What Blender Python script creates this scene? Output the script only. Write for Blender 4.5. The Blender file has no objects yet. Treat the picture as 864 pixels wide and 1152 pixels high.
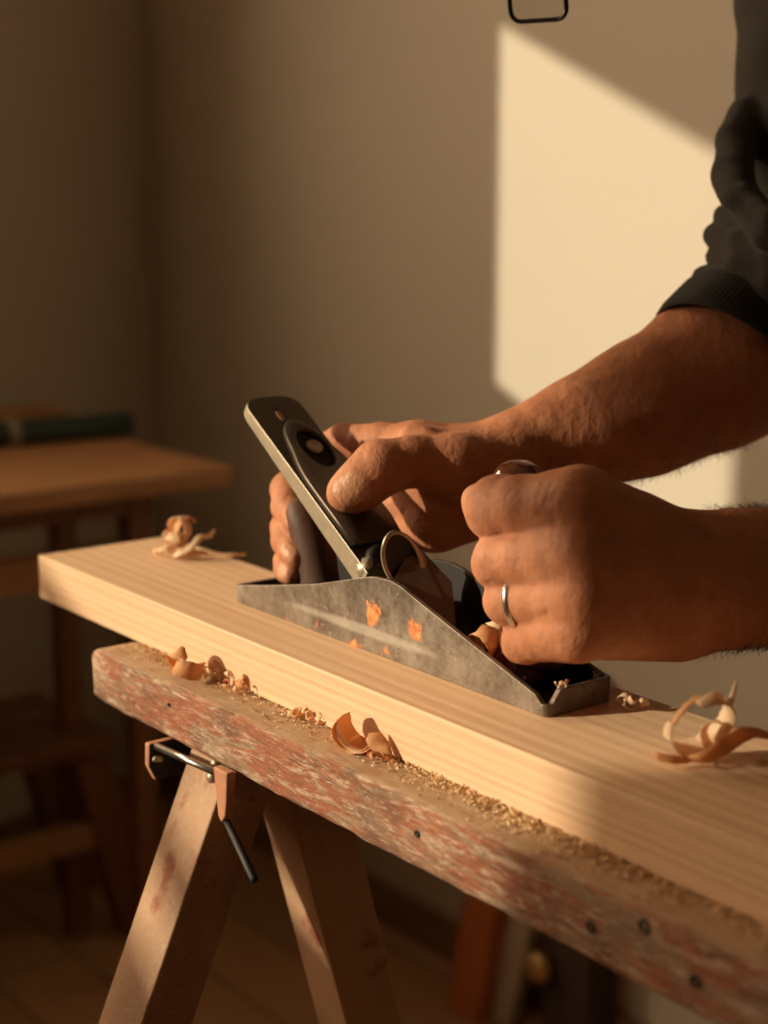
import bpy, math, random
import numpy as np
from mathutils import Vector, Matrix
random.seed(7); rng = np.random.default_rng(7)
SC = bpy.context.scene; COL = SC.collection
# ------------------------------------------------------------------ frame of reference
# origin: front left top corner of the board; X along the board, Y across it, Z up; floor at FZ
FZ = -0.87
TH = math.radians(11.5); FPX = 1842.0
AZ = math.atan2(.606, .795); XR, YR = math.sin(AZ), math.cos(AZ)
CAM = np.array([1.0075, -0.4757, 0.2512])
FW = np.array([-YR, XR, 0.]); RT = np.array([XR, YR, 0.]); UP = np.array([0, 0, 1.])
def cam(px, py, d):                      # survey point measured from the photo, d metres deep
    u = (px-432)/FPX; v = (py-576)/FPX; c, s = math.cos(TH), math.sin(TH)
    return CAM + d*(u*RT + (c-v*s)*FW - (s+v*c)*UP)
def lvl(r, f, u): return CAM + r*RT + f*FW + u*UP
def V3(*a): return np.array(a, float)
def nrm(v): v = np.asarray(v, float); return v/np.linalg.norm(v)

# ------------------------------------------------------------------ objects
def tag(o, label=None, cat=None, group=None, kind=None):
    if label: o['label'] = label
    if cat: o['category'] = cat
    if group: o['group'] = group
    if kind: o['kind'] = kind
    return o
def empty(name, loc, label=None, cat=None, group=None):
    o = bpy.data.objects.new(name, None); COL.objects.link(o); o.location = tuple(float(v) for v in loc)
    o.empty_display_size = .02
    return tag(o, label, cat, group)
def link(name, verts, faces, mat, parent=None, smooth=False, mats=None, fm=None, bevel=0, seg=2, ang=30):
    me = bpy.data.meshes.new(name)
    v = np.asarray(verts, float).copy()
    if parent is not None:
        p = parent; off = np.zeros(3)
        while p is not None: off += np.array(p.location); p = p.parent
        v -= off
        org = np.zeros(3)
    else:
        org = np.array([(v[:, 0].min()+v[:, 0].max())/2, (v[:, 1].min()+v[:, 1].max())/2, v[:, 2].min()]); v -= org
    me.from_pydata([tuple(map(float, q)) for q in v], [], [tuple(map(int, f)) for f in faces])
    for m in (mats or [mat]): me.materials.append(m)
    if fm is not None: me.polygons.foreach_set('material_index', np.asarray(fm, np.int32))
    if smooth: me.polygons.foreach_set('use_smooth', np.ones(len(me.polygons), bool))
    me.update()
    o = bpy.data.objects.new(name, me); COL.objects.link(o)
    if parent is not None: o.parent = parent
    else: o.location = tuple(map(float, org))
    if bevel:
        b = o.modifiers.new('bevel', 'BEVEL'); b.width = bevel; b.segments = seg; b.limit_method = 'ANGLE'; b.angle_limit = math.radians(ang)
        me.polygons.foreach_set('use_smooth', np.ones(len(me.polygons), bool))
        w = o.modifiers.new('wn', 'WEIGHTED_NORMAL'); w.keep_sharp = True
    return o
class MB:
    def __init__(s): s.v = []; s.f = []; s.m = []
    def add(s, v, f, mi=0):
        n = len(s.v); s.v += [tuple(q) for q in v]; s.f += [tuple(i+n for i in q) for q in f]; s.m += [mi]*len(f)
    def box(s, a, b, mi=0):
        x0, y0, z0 = a; x1, y1, z1 = b
        s.add([(x0,y0,z0),(x1,y0,z0),(x1,y1,z0),(x0,y1,z0),(x0,y0,z1),(x1,y0,z1),(x1,y1,z1),(x0,y1,z1)],
              [(3,2,1,0),(4,5,6,7),(0,1,5,4),(1,2,6,5),(2,3,7,6),(3,0,4,7)], mi)
    def obox(s, c, ax, ay, az, mi=0):     # centre and three half vectors
        c, ax, ay, az = map(np.asarray, (c, ax, ay, az))
        v = [c+i*ax+j*ay+k*az for k in (-1, 1) for i, j in ((-1,-1),(1,-1),(1,1),(-1,1))]
        s.add(v, [(3,2,1,0),(4,5,6,7),(0,1,5,4),(1,2,6,5),(2,3,7,6),(3,0,4,7)], mi)
    def loft(s, rings, closed_u=False, caps=True, mi=0):
        n = len(rings[0]); v = [p for r in rings for p in r]; f = []
        m = len(rings)
        for i in range(m if closed_u else m-1):
            for j in range(n):
                a, b = i*n+j, i*n+(j+1) % n; c, d = ((i+1) % m)*n+(j+1) % n, ((i+1) % m)*n+j
                f.append((a, b, c, d))
        if caps and not closed_u: f.append(tuple(range(n-1, -1, -1))); f.append(tuple((m-1)*n+j for j in range(n)))
        s.add(v, f, mi)
    def tube(s, pts, r, n=12, mi=0, caps=True):
        pts = [np.asarray(p, float) for p in pts]; rs = r if hasattr(r, '__len__') else [r]*len(pts)
        t0 = nrm(pts[1]-pts[0]); u = nrm(np.cross(t0, (0, 0, 1) if abs(t0[2]) < .9 else (1, 0, 0)))
        rings = []
        for i, p in enumerate(pts):
            t = nrm(pts[min(i+1, len(pts)-1)]-pts[max(i-1, 0)]); u = nrm(u-np.dot(u, t)*t); w = np.cross(t, u)
            rings.append([p+rs[i]*(math.cos(a)*u+math.sin(a)*w) for a in np.linspace(0, 2*math.pi, n, endpoint=False)])
        s.loft(rings, caps=caps, mi=mi)
    def lathe(s, c, ax, prof, n=32, mi=0):   # prof: (radius, height along ax)
        ax = nrm(ax); u = nrm(np.cross(ax, (1, 0, 0) if abs(ax[0]) < .9 else (0, 1, 0))); w = np.cross(ax, u)
        s.loft([[np.asarray(c)+h*ax+max(r, 1e-5)*(math.cos(a)*u+math.sin(a)*w) for a in np.linspace(0, 2*math.pi, n, endpoint=False)] for r, h in prof], mi=mi)
    def prism(s, poly, O, U, W, N, t, mi=0):  # polygon (u,w) at O, extruded along N by t (t may be a function of u,w)
        O, U, W, N = map(np.asarray, (O, U, W, N)); n = len(poly)
        a = [O+p[0]*U+p[1]*W for p in poly]; b = [q+N*(t(*p) if callable(t) else t) for q, p in zip(a, poly)]
        s.add(a+b, [tuple(range(n-1, -1, -1)), tuple(range(n, 2*n))]+[(j, (j+1) % n, n+(j+1) % n, n+j) for j in range(n)], mi)
    def build(s, name, mat, parent=None, **k):
        k.setdefault('fm', s.m if k.get('mats') else None)
        return link(name, s.v, s.f, mat, parent, **k)

# ------------------------------------------------------------------ materials
class NT:
    def __init__(s, name):
        s.m = bpy.data.materials.new(name); s.m.use_nodes = True; s.t = s.m.node_tree; s.n = s.t.nodes; s.l = s.t.links
        s.b = s.n['Principled BSDF']; s.tc = s.n.new('ShaderNodeTexCoord')
    def lk(s, a, b): s.l.new(a, b)
    def mp(s, sc=(1,1,1), rot=(0,0,0), loc=(0,0,0)):
        n = s.n.new('ShaderNodeMapping'); n.inputs['Scale'].default_value = sc; n.inputs['Rotation'].default_value = rot; n.inputs['Location'].default_value = loc
        s.lk(s.tc.outputs['Object'], n.inputs[0]); return n.outputs[0]
    def noise(s, sc, vec=None, det=4, rough=.55, dist=0):
        n = s.n.new('ShaderNodeTexNoise'); n.inputs['Scale'].default_value = sc; n.inputs['Detail'].default_value = det
        n.inputs['Roughness'].default_value = rough; n.inputs['Distortion'].default_value = dist
        s.lk(vec if vec is not None else s.tc.outputs['Object'], n.inputs['Vector']); return n.outputs['Fac']
    def vor(s, sc, vec=None, feat='F1'):
        n = s.n.new('ShaderNodeTexVoronoi'); n.inputs['Scale'].default_value = sc; n.feature = feat
        s.lk(vec if vec is not None else s.tc.outputs['Object'], n.inputs['Vector']); return n.outputs['Distance']
    def ramp(s, fac, stops):
        n = s.n.new('ShaderNodeValToRGB'); e = n.color_ramp.elements
        while len(e) < len(stops): e.new(.5)
        for i, (p, c) in enumerate(stops):
            e[i].position = p; e[i].color = (*c, 1) if hasattr(c, '__len__') else (c, c, c, 1)
        s.lk(fac, n.inputs[0]); return n.outputs['Color']
    def mix(s, fac, a, b, mode='MIX'):
        n = s.n.new('ShaderNodeMix'); n.data_type = 'RGBA'; n.blend_type = mode
        for i, x in ((0, fac), (6, a), (7, b)):
            if hasattr(x, 'is_output'): s.lk(x, n.inputs[i])
            elif i == 0: n.inputs[0].default_value = x
            else: n.inputs[i].default_value = (*x, 1) if hasattr(x, '__len__') else (x, x, x, 1)
        return n.outputs[2]
    def math(s, op, a, b=0.):
        n = s.n.new('ShaderNodeMath'); n.operation = op
        for i, x in ((0, a), (1, b)):
            if hasattr(x, 'is_output'): s.lk(x, n.inputs[i])
            else: n.inputs[i].default_value = x
        return n.outputs[0]
    def bump(s, h, st=.3, dist=.001, prev=None):
        n = s.n.new('ShaderNodeBump'); n.inputs['Strength'].default_value = st; n.inputs['Distance'].default_value = dist
        s.lk(h, n.inputs['Height'])
        if prev is not None: s.lk(prev, n.inputs['Normal'])
        return n.outputs[0]
    def out(s, col=None, rough=None, metal=None, normal=None, **k):
        for nm, x in (('Base Color', col), ('Roughness', rough), ('Metallic', metal), ('Normal', normal)):
            if x is None: continue
            if hasattr(x, 'is_output'): s.lk(x, s.b.inputs[nm])
            else: s.b.inputs[nm].default_value = (*x, 1) if hasattr(x, '__len__') else x
        for kk, x in k.items(): s.b.inputs[kk.replace('_', ' ')].default_value = x
        return s.m
    def near(s, p, rad):                # 1 at p (object space) falling to 0 at rad
        n = s.n.new('ShaderNodeVectorMath'); n.operation = 'DISTANCE'; s.lk(s.tc.outputs['Object'], n.inputs[0]); n.inputs[1].default_value = tuple(map(float, p))
        return s.math('SUBTRACT', 1., s.math('MULTIPLY', n.outputs['Value'], 1./rad))

def plain(name, col, rough=.5, metal=0., nz=0.1, sc=60, bump=.1, bd=.0005, **k):
    t = NT(name); f = t.noise(sc)
    return t.out(t.mix(f, tuple(c*(1-nz) for c in col), tuple(min(1, c*(1+nz)) for c in col)), rough, metal, t.bump(f, bump, bd), **k)

def m_wall():
    t = NT('plaster'); a = t.noise(1.6, det=3); b = t.noise(260, det=3)
    return t.out(t.mix(a, (.545, .50, .425), (.595, .55, .47)), .92, 0, t.bump(b, .12, .0006))
def m_floor():
    t = NT('floor_boards'); v = t.mp((1.2, 9, 1)); a = t.noise(3, v, 5)
    br = t.n.new('ShaderNodeTexBrick'); br.inputs['Scale'].default_value = 1; br.inputs['Brick Width'].default_value = 1.4; br.inputs['Row Height'].default_value = .13
    br.inputs['Mortar Size'].default_value = .0025; br.inputs['Color1'].default_value = (.9,.9,.9,1); br.inputs['Color2'].default_value = (.72,.72,.72,1); br.inputs['Mortar'].default_value = (.25,.25,.25,1)
    t.lk(t.mp(), br.inputs['Vector'])
    c = t.mix(a, (.55, .31, .155), (.70, .42, .22)); c = t.mix(1., c, br.outputs['Color'], 'MULTIPLY')
    return t.out(c, .5, 0, t.bump(a, .1))
def m_pine():
    t = NT('planed_pine')
    # growth rings seen as long nearly straight lines; the whole pattern runs with X
    w = t.n.new('ShaderNodeTexWave'); w.wave_type = 'BANDS'; w.bands_direction = 'DIAGONAL'
    w.inputs['Scale'].default_value = 1.15; w.inputs['Distortion'].default_value = 2.2; w.inputs['Detail'].default_value = 3; w.inputs['Detail Scale'].default_value = .7
    t.lk(t.mp((.7, 52, 105), loc=(0, .3, .1)), w.inputs['Vector'])
    ir = t.noise(6, t.mp((.2, 42, 95)), 6, .68); warp = t.noise(2.2, t.mp((.5, 9, 12)), 2)
    rg = t.mix(.62, w.outputs['Fac'], t.ramp(ir, [(.32, 0.), (.68, 1.)]))
    fine = t.noise(9, t.mp((3, 90, 110)), 6, .65); blot = t.noise(7, t.mp((1.6, 5, 5)), 3)
    pores = t.ramp(t.noise(16, t.mp((5, 130, 130)), 2, .7), [(.60, 0.), (.74, 1.)])
    c = t.mix(t.ramp(rg, [(.15, 0.), (.85, 1.)]), (.87, .62, .42), (.58, .335, .19)); c = t.mix(t.math('MULTIPLY', warp, .5), c, (.84, .60, .38))
    c = t.mix(t.math('MULTIPLY', fine, .4), c, (.86, .64, .42)); c = t.mix(t.math('MULTIPLY', blot, .3), c, (.74, .47, .27))
    c = t.mix(t.math('MULTIPLY', pores, .4), c, (.42, .23, .11))
    return t.out(c, .62, 0, t.bump(fine, .25, .0005), Specular_IOR_Level=.3)
def m_beam():
    t = NT('flaking_painted_timber')
    lo = t.mp((4.5, 15, 20)); a = t.noise(3.0, lo, 9, .72, 1.0); b = t.noise(9, t.mp((4, 22, 22), loc=(3, 1, 2)), 8, .72, .6)
    g = t.noise(8, t.mp((4, 110, 110)), 5, .6); d = t.noise(5, t.mp((3, 8, 8), loc=(9, 2, 0)), 6, .7)
    wood = t.mix(g, (.27, .165, .105), (.46, .32, .215))
    c = t.mix(t.ramp(a, [(.46, 0.), (.50, 1.)]), wood, (.40, .145, .08))          # red brown paint
    c = t.mix(t.math('MULTIPLY', t.ramp(b, [(.52, 0.), (.58, 1.)]), .8), c, (.66, .50, .37))   # old whitewash
    c = t.mix(t.math('MULTIPLY', t.ramp(d, [(.55, 0.), (.61, 1.)]), .8), c, (.20, .105, .065))  # dark worn patches
    c = t.mix(t.math('MULTIPLY', t.ramp(t.noise(40, t.mp((2, 3, 3)), 5, .7), [(.55, 0.), (.68, 1.)]), .5), c, (.58, .27, .15))
    st = t.noise(10, t.mp((7, 120, 120)), 7, .75); c = t.mix(t.math('MULTIPLY', t.ramp(st, [(.42, 1.), (.56, 0.)]), .62), c, (.13, .065, .04))
    c = t.mix(t.math('MULTIPLY', t.ramp(t.noise(12, t.mp((9, 60, 60), loc=(2, 2, 2)), 8, .8), [(.56, 0.), (.62, 1.)]), .6), c, (.74, .60, .46))
    ge = t.n.new('ShaderNodeNewGeometry'); sz = t.n.new('ShaderNodeSeparateXYZ'); t.lk(ge.outputs['True Normal'], sz.inputs[0])     # dust lying on the top face
    c = t.mix(t.math('MULTIPLY', t.ramp(sz.outputs[2], [(.75, 0.), (.95, 1.)]), t.ramp(t.noise(60, det=6, rough=.7), [(.35, .35), (.6, .85)])), c, (.50, .345, .21))
    h = t.mix(.5, b, st); h = t.mix(.5, h, a)
    return t.out(c, .78, 0, t.bump(h, .8, .0022), Specular_IOR_Level=.25)
def m_leg():
    t = NT('speckled_old_leg'); a = t.noise(9, t.mp((1, 1, .5)), 5, .6); s_ = t.noise(330, det=2)
    c = t.mix(t.ramp(a, [(.4, 0.), (.6, 1.)]), (.30, .175, .11), (.50, .31, .19))
    c = t.mix(t.math('MULTIPLY', t.ramp(s_, [(.60, 0.), (.68, 1.)]), .5), c, (.52, .38, .25))
    c = t.mix(t.ramp(t.noise(25, det=5), [(.62, 0.), (.7, 1.)]), c, (.30, .10, .055))
    return t.out(c, .75, 0, t.bump(s_, .4, .0008))
def m_cast():
    t = NT('worn_cast_iron'); a = t.noise(34, det=8, rough=.72); b = t.noise(420, det=3); c0 = t.noise(95, det=8, rough=.78)
    base = t.mix(t.ramp(a, [(.35, 0.), (.65, 1.)]), (.13, .10, .078), (.33, .275, .22)); base = t.mix(t.math('MULTIPLY', t.ramp(c0, [(.5, 0.), (.62, 1.)]), .6), base, (.13, .075, .045))
    base = t.mix(t.math('MULTIPLY', t.ramp(t.noise(260, det=4, rough=.7), [(.60, 0.), (.68, 1.)]), .5), base, (.46, .40, .33))
    sx = t.n.new('ShaderNodeSeparateXYZ'); t.lk(t.tc.outputs['Object'], sx.inputs[0])      # polished rub mark low on the cheek
    zc = t.math('SUBTRACT', 1., t.math('MULTIPLY', t.math('ABSOLUTE', t.math('SUBTRACT', sx.outputs[2], .0115)), 230.))
    xc = t.math('SUBTRACT', 1., t.math('MULTIPLY', t.math('ABSOLUTE', t.math('ADD', sx.outputs[0], .005)), 11.))
    rub = t.math('MULTIPLY', t.math('MAXIMUM', zc, 0.), t.math('MAXIMUM', xc, 0.)); rub = t.ramp(t.math('MULTIPLY', rub, t.math('ADD', a, .35)), [(.12, 0.), (.42, 1.)])
    base = t.mix(t.math('MULTIPLY', rub, .5), base, (.60, .56, .50))
    m1 = t.math('MAXIMUM', t.near(RUST[0], .014), t.near(RUST[1], .012)); m1 = t.math('MAXIMUM', m1, t.math('MULTIPLY', t.near(RUST[2], .013), .85))
    for q in ((-.045, -.0225, .004), (-.075, -.0225, .002), (.02, -.0225, .003)): m1 = t.math('MAXIMUM', m1, t.math('MULTIPLY', t.near(q, .012), .55))
    rn = t.math('ADD', t.math('MULTIPLY', t.noise(110, det=10, rough=.85, dist=.5), .6), t.math('MULTIPLY', t.noise(45, det=3, dist=1.5), .4))
    r = t.ramp(t.math('ADD', t.math('MULTIPLY', t.math('MAXIMUM', m1, 0.), .34), rn), [(.675, 0.), (.72, 1.)])
    rc = t.mix(t.ramp(t.noise(190, det=6, rough=.8), [(.4, 0.), (.6, 1.)]), (.42, .12, .04), (.95, .36, .12)); col = t.mix(r, base, rc)
    rough = t.mix(r, t.ramp(a, [(.3, .36), (.7, .55)]), .8)
    return t.out(col, rough, t.math('MULTIPLY', t.math('SUBTRACT', 1., r), .5), t.bump(b, .3, .0003, t.bump(c0, .4, .0006)))
RUST = [(0, 0, 0)]*3
def m_skin():
    t = NT('skin'); big = t.noise(38, det=4); pore = t.vor(900); fine = t.noise(420, det=4, rough=.65)
    at = t.n.new('ShaderNodeAttribute'); at.attribute_name = 'tone'
    c = t.mix(t.ramp(big, [(.3, 0.), (.7, 1.)]), (.42, .165, .082), (.53, .235, .128))
    c = t.mix(t.math('MULTIPLY', t.ramp(t.noise(95, det=5, rough=.65), [(.5, 0.), (.7, 1.)]), .5), c, (.34, .11, .055))
    c = t.mix(t.math('MULTIPLY', at.outputs['Color'], .8), c, (.62, .33, .20))                      # finger nails
    c2 = t.n.new('ShaderNodeAttribute'); c2.attribute_name = 'crease'
    c = t.mix(t.math('MULTIPLY', c2.outputs['Color'], .65), c, (.26, .085, .045))  # groove shading put into the skin colour; nail rims darkened with it
    h = t.mix(.5, fine, pore); wr = t.noise(150, t.mp((1, 1, .55)), 5, .6, .4); mid = t.noise(62, det=3)
    m = t.out(c, t.mix(at.outputs['Color'], .62, .38), 0, t.bump(h, .4, .0005, t.bump(wr, .6, .0018, t.bump(mid, .5, .003))), Specular_IOR_Level=.3)
    t.b.inputs['Subsurface Weight'].default_value = .12; t.b.inputs['Subsurface Radius'].default_value = (1., .35, .2); t.b.inputs['Subsurface Scale'].default_value = .004
    return m
def m_shaving(name='pine_shaving', a=(.86, .60, .36), b=(.94, .74, .50)):
    t = NT(name); g = t.noise(30, t.mp((1, 1, 1)), 4); f = t.noise(700, det=2)
    c = t.mix(g, a, b); t.out(c, .6, 0, t.bump(f, .2, .0003))
    tr = t.n.new('ShaderNodeBsdfTranslucent'); t.lk(t.mix(.5, c, (.95, .42, .12)), tr.inputs[0])
    mx = t.n.new('ShaderNodeMixShader'); mx.inputs[0].default_value = .38
    o = t.n['Material Output']; t.lk(t.b.outputs[0], mx.inputs[1]); t.lk(tr.outputs[0], mx.inputs[2]); t.lk(mx.outputs[0], o.inputs[0])
    return t.m
def m_cloth(name, a, b):
    t = NT(name); f = t.noise(900, det=3); g = t.noise(14, det=4); w = t.vor(700)
    return t.out(t.mix(t.mix(.5, f, g), a, b), .93, 0, t.bump(w, .5, .0006), Specular_IOR_Level=.15, Sheen_Weight=.15)
def m_wood(name, a, b, sc=(2, 20, 20), rough=.55):
    t = NT(name); g = t.noise(4, t.mp(sc), 5, .6, .4)
    return t.out(t.mix(t.ramp(g, [(.3, 0.), (.7, 1.)]), a, b), rough, 0, t.bump(g, .15, .0006))
M = dict(wall=m_wall(), floor=m_floor(), pine=m_pine(), beam=m_beam(), leg=m_leg(), skin=m_skin(), shav=m_shaving(),
  curl_pale=m_shaving('pale_shaving', (.90, .70, .46), (.97, .84, .63)), curl_deep=m_shaving('amber_shaving', (.78, .42, .18), (.86, .55, .28)),
  dust=plain('sawdust', (.74, .52, .30), .85, nz=.25, sc=300), trim=m_wood('stained_trim', (.20, .11, .055), (.28, .16, .08)),
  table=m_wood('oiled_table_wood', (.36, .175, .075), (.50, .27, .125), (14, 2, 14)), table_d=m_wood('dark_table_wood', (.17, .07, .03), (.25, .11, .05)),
  tube=plain('dark_green_cloth_cover', (.022, .045, .036), .6), tubeb=plain('pale_band', (.30, .27, .2), .6), winpaint=plain('window_paint', (.6, .55, .45), .5),
  legred=m_wood('red_brown_wood', (.48, .14, .045), (.60, .20, .07), (20, 20, 2)), greyb=m_wood('grey_board', (.46, .40, .30), (.55, .48, .37), (20, 20, 2)),
  dark=plain('dark_crate', (.055, .035, .022), .8), brassk=plain('brass_knob', (.55, .36, .15), .4, .6),
  black=plain('black_japanning', (.016, .012, .010), .6, 0, bump=.3), steel=plain('bright_steel', (.62, .60, .56), .28, 1., sc=200),
  dsteel=plain('dark_steel', (.10, .075, .055), .42, .6, sc=120, nz=.3, bump=.2), bsteel=plain('brown_steel', (.42, .35, .26), .42, .45, sc=150, nz=.25, bump=.2),
  rust=plain('rusty_strap', (.50, .24, .13), .75, .1, nz=.35, sc=90, bump=.4), knob=m_wood('polished_rosewood', (.075, .018, .008), (.20, .055, .02), (60, 60, 12), .16),
  tote=m_wood('tote_wood', (.05, .018, .009), (.11, .04, .018), (40, 40, 12), .62), shirt=m_cloth('charcoal_knit', (.024, .021, .019), (.050, .044, .039)),
  cuff=m_cloth('charcoal_rib', (.015, .013, .012), (.032, .028, .025)), trousers=m_cloth('dark_denim', (.02, .022, .03), (.04, .045, .06)),
  shoe=plain('brown_boot_leather', (.10, .05, .025), .5), hair=plain('dark_hair', (.03, .018, .01), .6), frame=plain('black_acetate', (.008, .007, .006), .25),
  armhair=plain('arm_hair', (.045, .02, .01), .5))
M['knob'].node_tree.nodes['Principled BSDF'].inputs['Coat Weight'].default_value = .8
M['matt'] = plain('matt_casting_and_shade', (.014, .010, .008), .85)  # frog casting; also painted shade on one strap face and the cap opening
gm = NT('spectacle_lens'); gm.b.inputs['Transmission Weight'].default_value = 1; gm.b.inputs['Roughness'].default_value = 0; gm.b.inputs['IOR'].default_value = 1.02; M['glass'] = gm.m
def hit(px, py, ax, val):                 # survey point on the plane coordinate[ax] = val
    r = cam(px, py, 1.)-CAM; return CAM+r*(val-CAM[ax])/r[ax]
# ------------------------------------------------------------------ room
WY = .955; CZ = 1.63
wd = nrm((.249, -.968, 0)); W0 = V3(-1.54, WY, 0); wn = V3(.968, .249, 0)   # window wall line and its inward normal
def struct(o): o['kind'] = 'structure'; return o
b = MB(); b.box((-2.4, -4.2, FZ-.1), (3.1, WY+.12, FZ)); struct(b.build('floor', M['floor']))
M['darkwall'] = plain('dark_unseen_wall', (.10, .06, .035), .8)  # for the unseen walls, made dark to cut bounced fill light
b = MB(); we = W0+wd*5.15-wn*.10; wa = W0-wn*.10+V3(0, .12, 0); b.prism([(wa[0], wa[1]), (we[0], we[1]), (3.02, we[1]), (3.02, WY+.12)], (0, 0, CZ), (1, 0, 0), (0, 1, 0), (0, 0, 1), .1); struct(b.build('ceiling', M['wall']))
b = MB(); b.box((-1.75, WY, FZ), (3.1, WY+.12, CZ)); struct(b.build('wall_back', M['wall']))
b = MB(); b.box((2.9, -4.1, FZ), (3.02, WY, CZ)); struct(b.build('wall_right', M['darkwall']))
b = MB(); b.box((-1.2, -4.12, FZ), (2.9, -4.0, CZ)); struct(b.build('wall_front', M['darkwall']))
WIN = [(1.075, 1.70, .385, .905), (2.37, 3.275, .500, .925)]
def wseg(m, t0, t1, z0, z1, n0=-.12, n1=0.):
    c = W0+wd*(t0+t1)/2+wn*(n0+n1)/2+UP*(z0+z1)/2
    m.obox(c, wd*(t1-t0)/2, wn*(n1-n0)/2, UP*(z1-z0)/2)
b = MB(); ts = [-.02, WIN[0][0], WIN[0][1], WIN[1][0], WIN[1][1], 5.15]
for i in range(5):
    if i % 2 == 0: wseg(b, ts[i], ts[i+1], FZ, CZ)
    else:
        w = WIN[i//2]; wseg(b, ts[i], ts[i+1], FZ, w[2]); wseg(b, ts[i], ts[i+1], w[3], CZ)
struct(b.build('wall_left', M['wall']))
for k, (t0, t1, z0, z1) in enumerate(WIN):
    b = MB(); e = .012
    for a in ((t0-.06, t0+0, z0-.06, z1+.06), (t1, t1+.06, z0-.06, z1+.06), (t0, t1, z1, z1+.06), (t0, t1, z0-.06, z0)): wseg(b, *a, 0.0005, .02)
    wo = struct(b.build('window_%d' % (k+1), M['winpaint']))
    if k == 1:
        g = MB(); wseg(g, t0, t1, .556, .577, -.03, -.01); g.build('glazing_bar', M['winpaint'], wo)
b = MB(); b.box((-1.52, WY-.014, FZ), (2.9, WY, FZ+.062)); struct(b.build('baseboard_back', M['trim'], bevel=.003))
b = MB(); wseg(b, .02, 5., FZ, FZ+.062, 0, .014); struct(b.build('baseboard_left', M['trim'], bevel=.003))

# ------------------------------------------------------------------ board being planed
b = MB(); b.box((-.0005, -.004, -.030), (1.30, .0975, 0.))
board = tag(b.build('pine_board', M['pine'], bevel=.0009, seg=2), 'long pale pine board being planed, lying along the painted sawhorse rail', 'board')
board.location.z += 0
# ------------------------------------------------------------------ sawhorse
sh = empty('sawhorse', (.70, .015, FZ), 'old sawhorse with a flaking red and white painted rail under the pine board', 'sawhorse')
b = MB(); rings = []
def rr(hw, hh, r, n=5):
    out = []
    for cx, cy, a0 in ((hw-r, hh-r, 0), (-hw+r, hh-r, 90), (-hw+r, -hh+r, 180), (hw-r, -hh+r, 270)):
        for k in range(n): a = math.radians(a0+90*k/(n-1)); out.append((cx+r*math.cos(a), cy+r*math.sin(a)))
    return out
prof = rr(.046, .0168, .0045); nx = 420; jit = rng.normal(0, 1, (nx+1, len(prof))); 
for q in range(3): jit = (jit+np.roll(jit, 1, 0)+np.roll(jit, -1, 0))/2.4
for i in range(nx+1):
    x = .129+1.25*i/nx; e = min(1, .90+i*.03) if i < 4 else 1
    rings.append([(x, .0145+p[0]*(1-.04*(1-e))+.00022*jit[i, j]*np.sign(p[0]), -.0474+p[1]*e+.00022*jit[i, j]*(np.sign(p[1]) if p[1] < 0 else 0)) for j, p in enumerate(prof)])
b.loft(rings); rail = b.build('rail', M['beam'], sh, smooth=True)
for px, py, r in ((190, 793, .0012), (725, 1042, .0031), (782, 1104, .0028), (664, 1043, .0026), (469, 938, .0018)):
    p = hit(px, py, 1, -.0318); h = MB(); h.lathe(p, (0, -1, 0), [(0, -.001), (r, -.001), (r, .0004), (r*.7, .0006), (r*.6, -.0002), (0, -.0004)], 14)
    h.build('nail_hole', M['black'], rail, smooth=True)
def leg(x0, x1, y0, sl, ty, z0, z1):      # y = y0 + sl*(z0 - z) is the face towards -Y
    m = MB(); n = 14; R_ = []
    for i in range(n+1):
        z = z0+(z1-z0)*i/n; y = y0+sl*(z0-z); R_.append([(x0, y, z), (x1, y, z), (x1, y+ty, z), (x0, y+ty, z)])
    m.loft(R_); return m
for X0 in (.2325, 1.13):
    leg(X0, X0+.040, -.0215, -.4357, .037, -.0625, FZ).build('leg', M['leg'], sh, bevel=.0015)
    leg(X0+.012, X0+.0475, .003, .262, .040, -.0625, FZ).build('leg', M['tote' if 0 else 'leg'], sh, bevel=.0015)
for X0 in (.2725, 1.123):
    g = MB(); d = 1 if X0 < 1 else 1
    g.prism([(-.0335, -.0655), (.058, -.0655), (.064, -.084), (.056, -.092), (-.012, -.0885), (-.0335, -.078)], (X0+(.0075 if X0 < 1 else -.007), 0, 0), (0, 1, 0), (0, 0, 1), (1, 0, 0), .006)
    g.build('gusset', M['leg'], sh, bevel=.001)
for y, z in ((.012, -.072), (.030, -.077), (.018, -.083)):
    g = MB(); g.lathe((.286, y, z), (1, 0, 0), [(0, -.001), (.0022, -.001), (.0018, .0008), (0, .001)], 12); g.build('screw', M['steel'], sh, smooth=True)
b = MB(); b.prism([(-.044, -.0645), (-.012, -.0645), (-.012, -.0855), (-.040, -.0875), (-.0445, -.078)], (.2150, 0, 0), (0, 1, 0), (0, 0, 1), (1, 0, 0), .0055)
tag(b.build('strap', None, sh, mats=[M['rust'], M['matt']], fm=[0, 1]+[0]*(len(b.f)-2), bevel=.0012), 'short rusty strap beside the leg')  # rusty all round, +X face coloured black to stand for its shade
b = MB(); b.prism([(.2830, -.0600), (.2975, -.0600), (.2960, -.078), (.2945, -.0855), (.2905, -.0905), (.2870, -.0875), (.2845, -.070)], (0, -.040, 0), (1, 0, 0), (0, 0, 1), (0, 1, 0), .006)
tag(b.build('strap', M['rust'], sh, bevel=.0012), 'pointed rusty strap hanging from the rail')
b = MB(); b.tube([(.2205, -.0395, -.0665), (.2835, -.0375, -.0645)], .0021, 14); b.build('rod', M['steel'], sh, smooth=True)
for p, r in (((.2657, -.0305, -.0735), .0036), ((.2225, -.0405, -.0735), .0018), ((.2655, -.0275, -.0665), .003)):
    b = MB(); b.lathe(p, (0, -1, .2), [(0, -.004), (r, -.003), (r, .001), (r*.7, .0022), (0, .0026)], 14); b.build('nut', M['bsteel'], sh, smooth=True)
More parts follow.
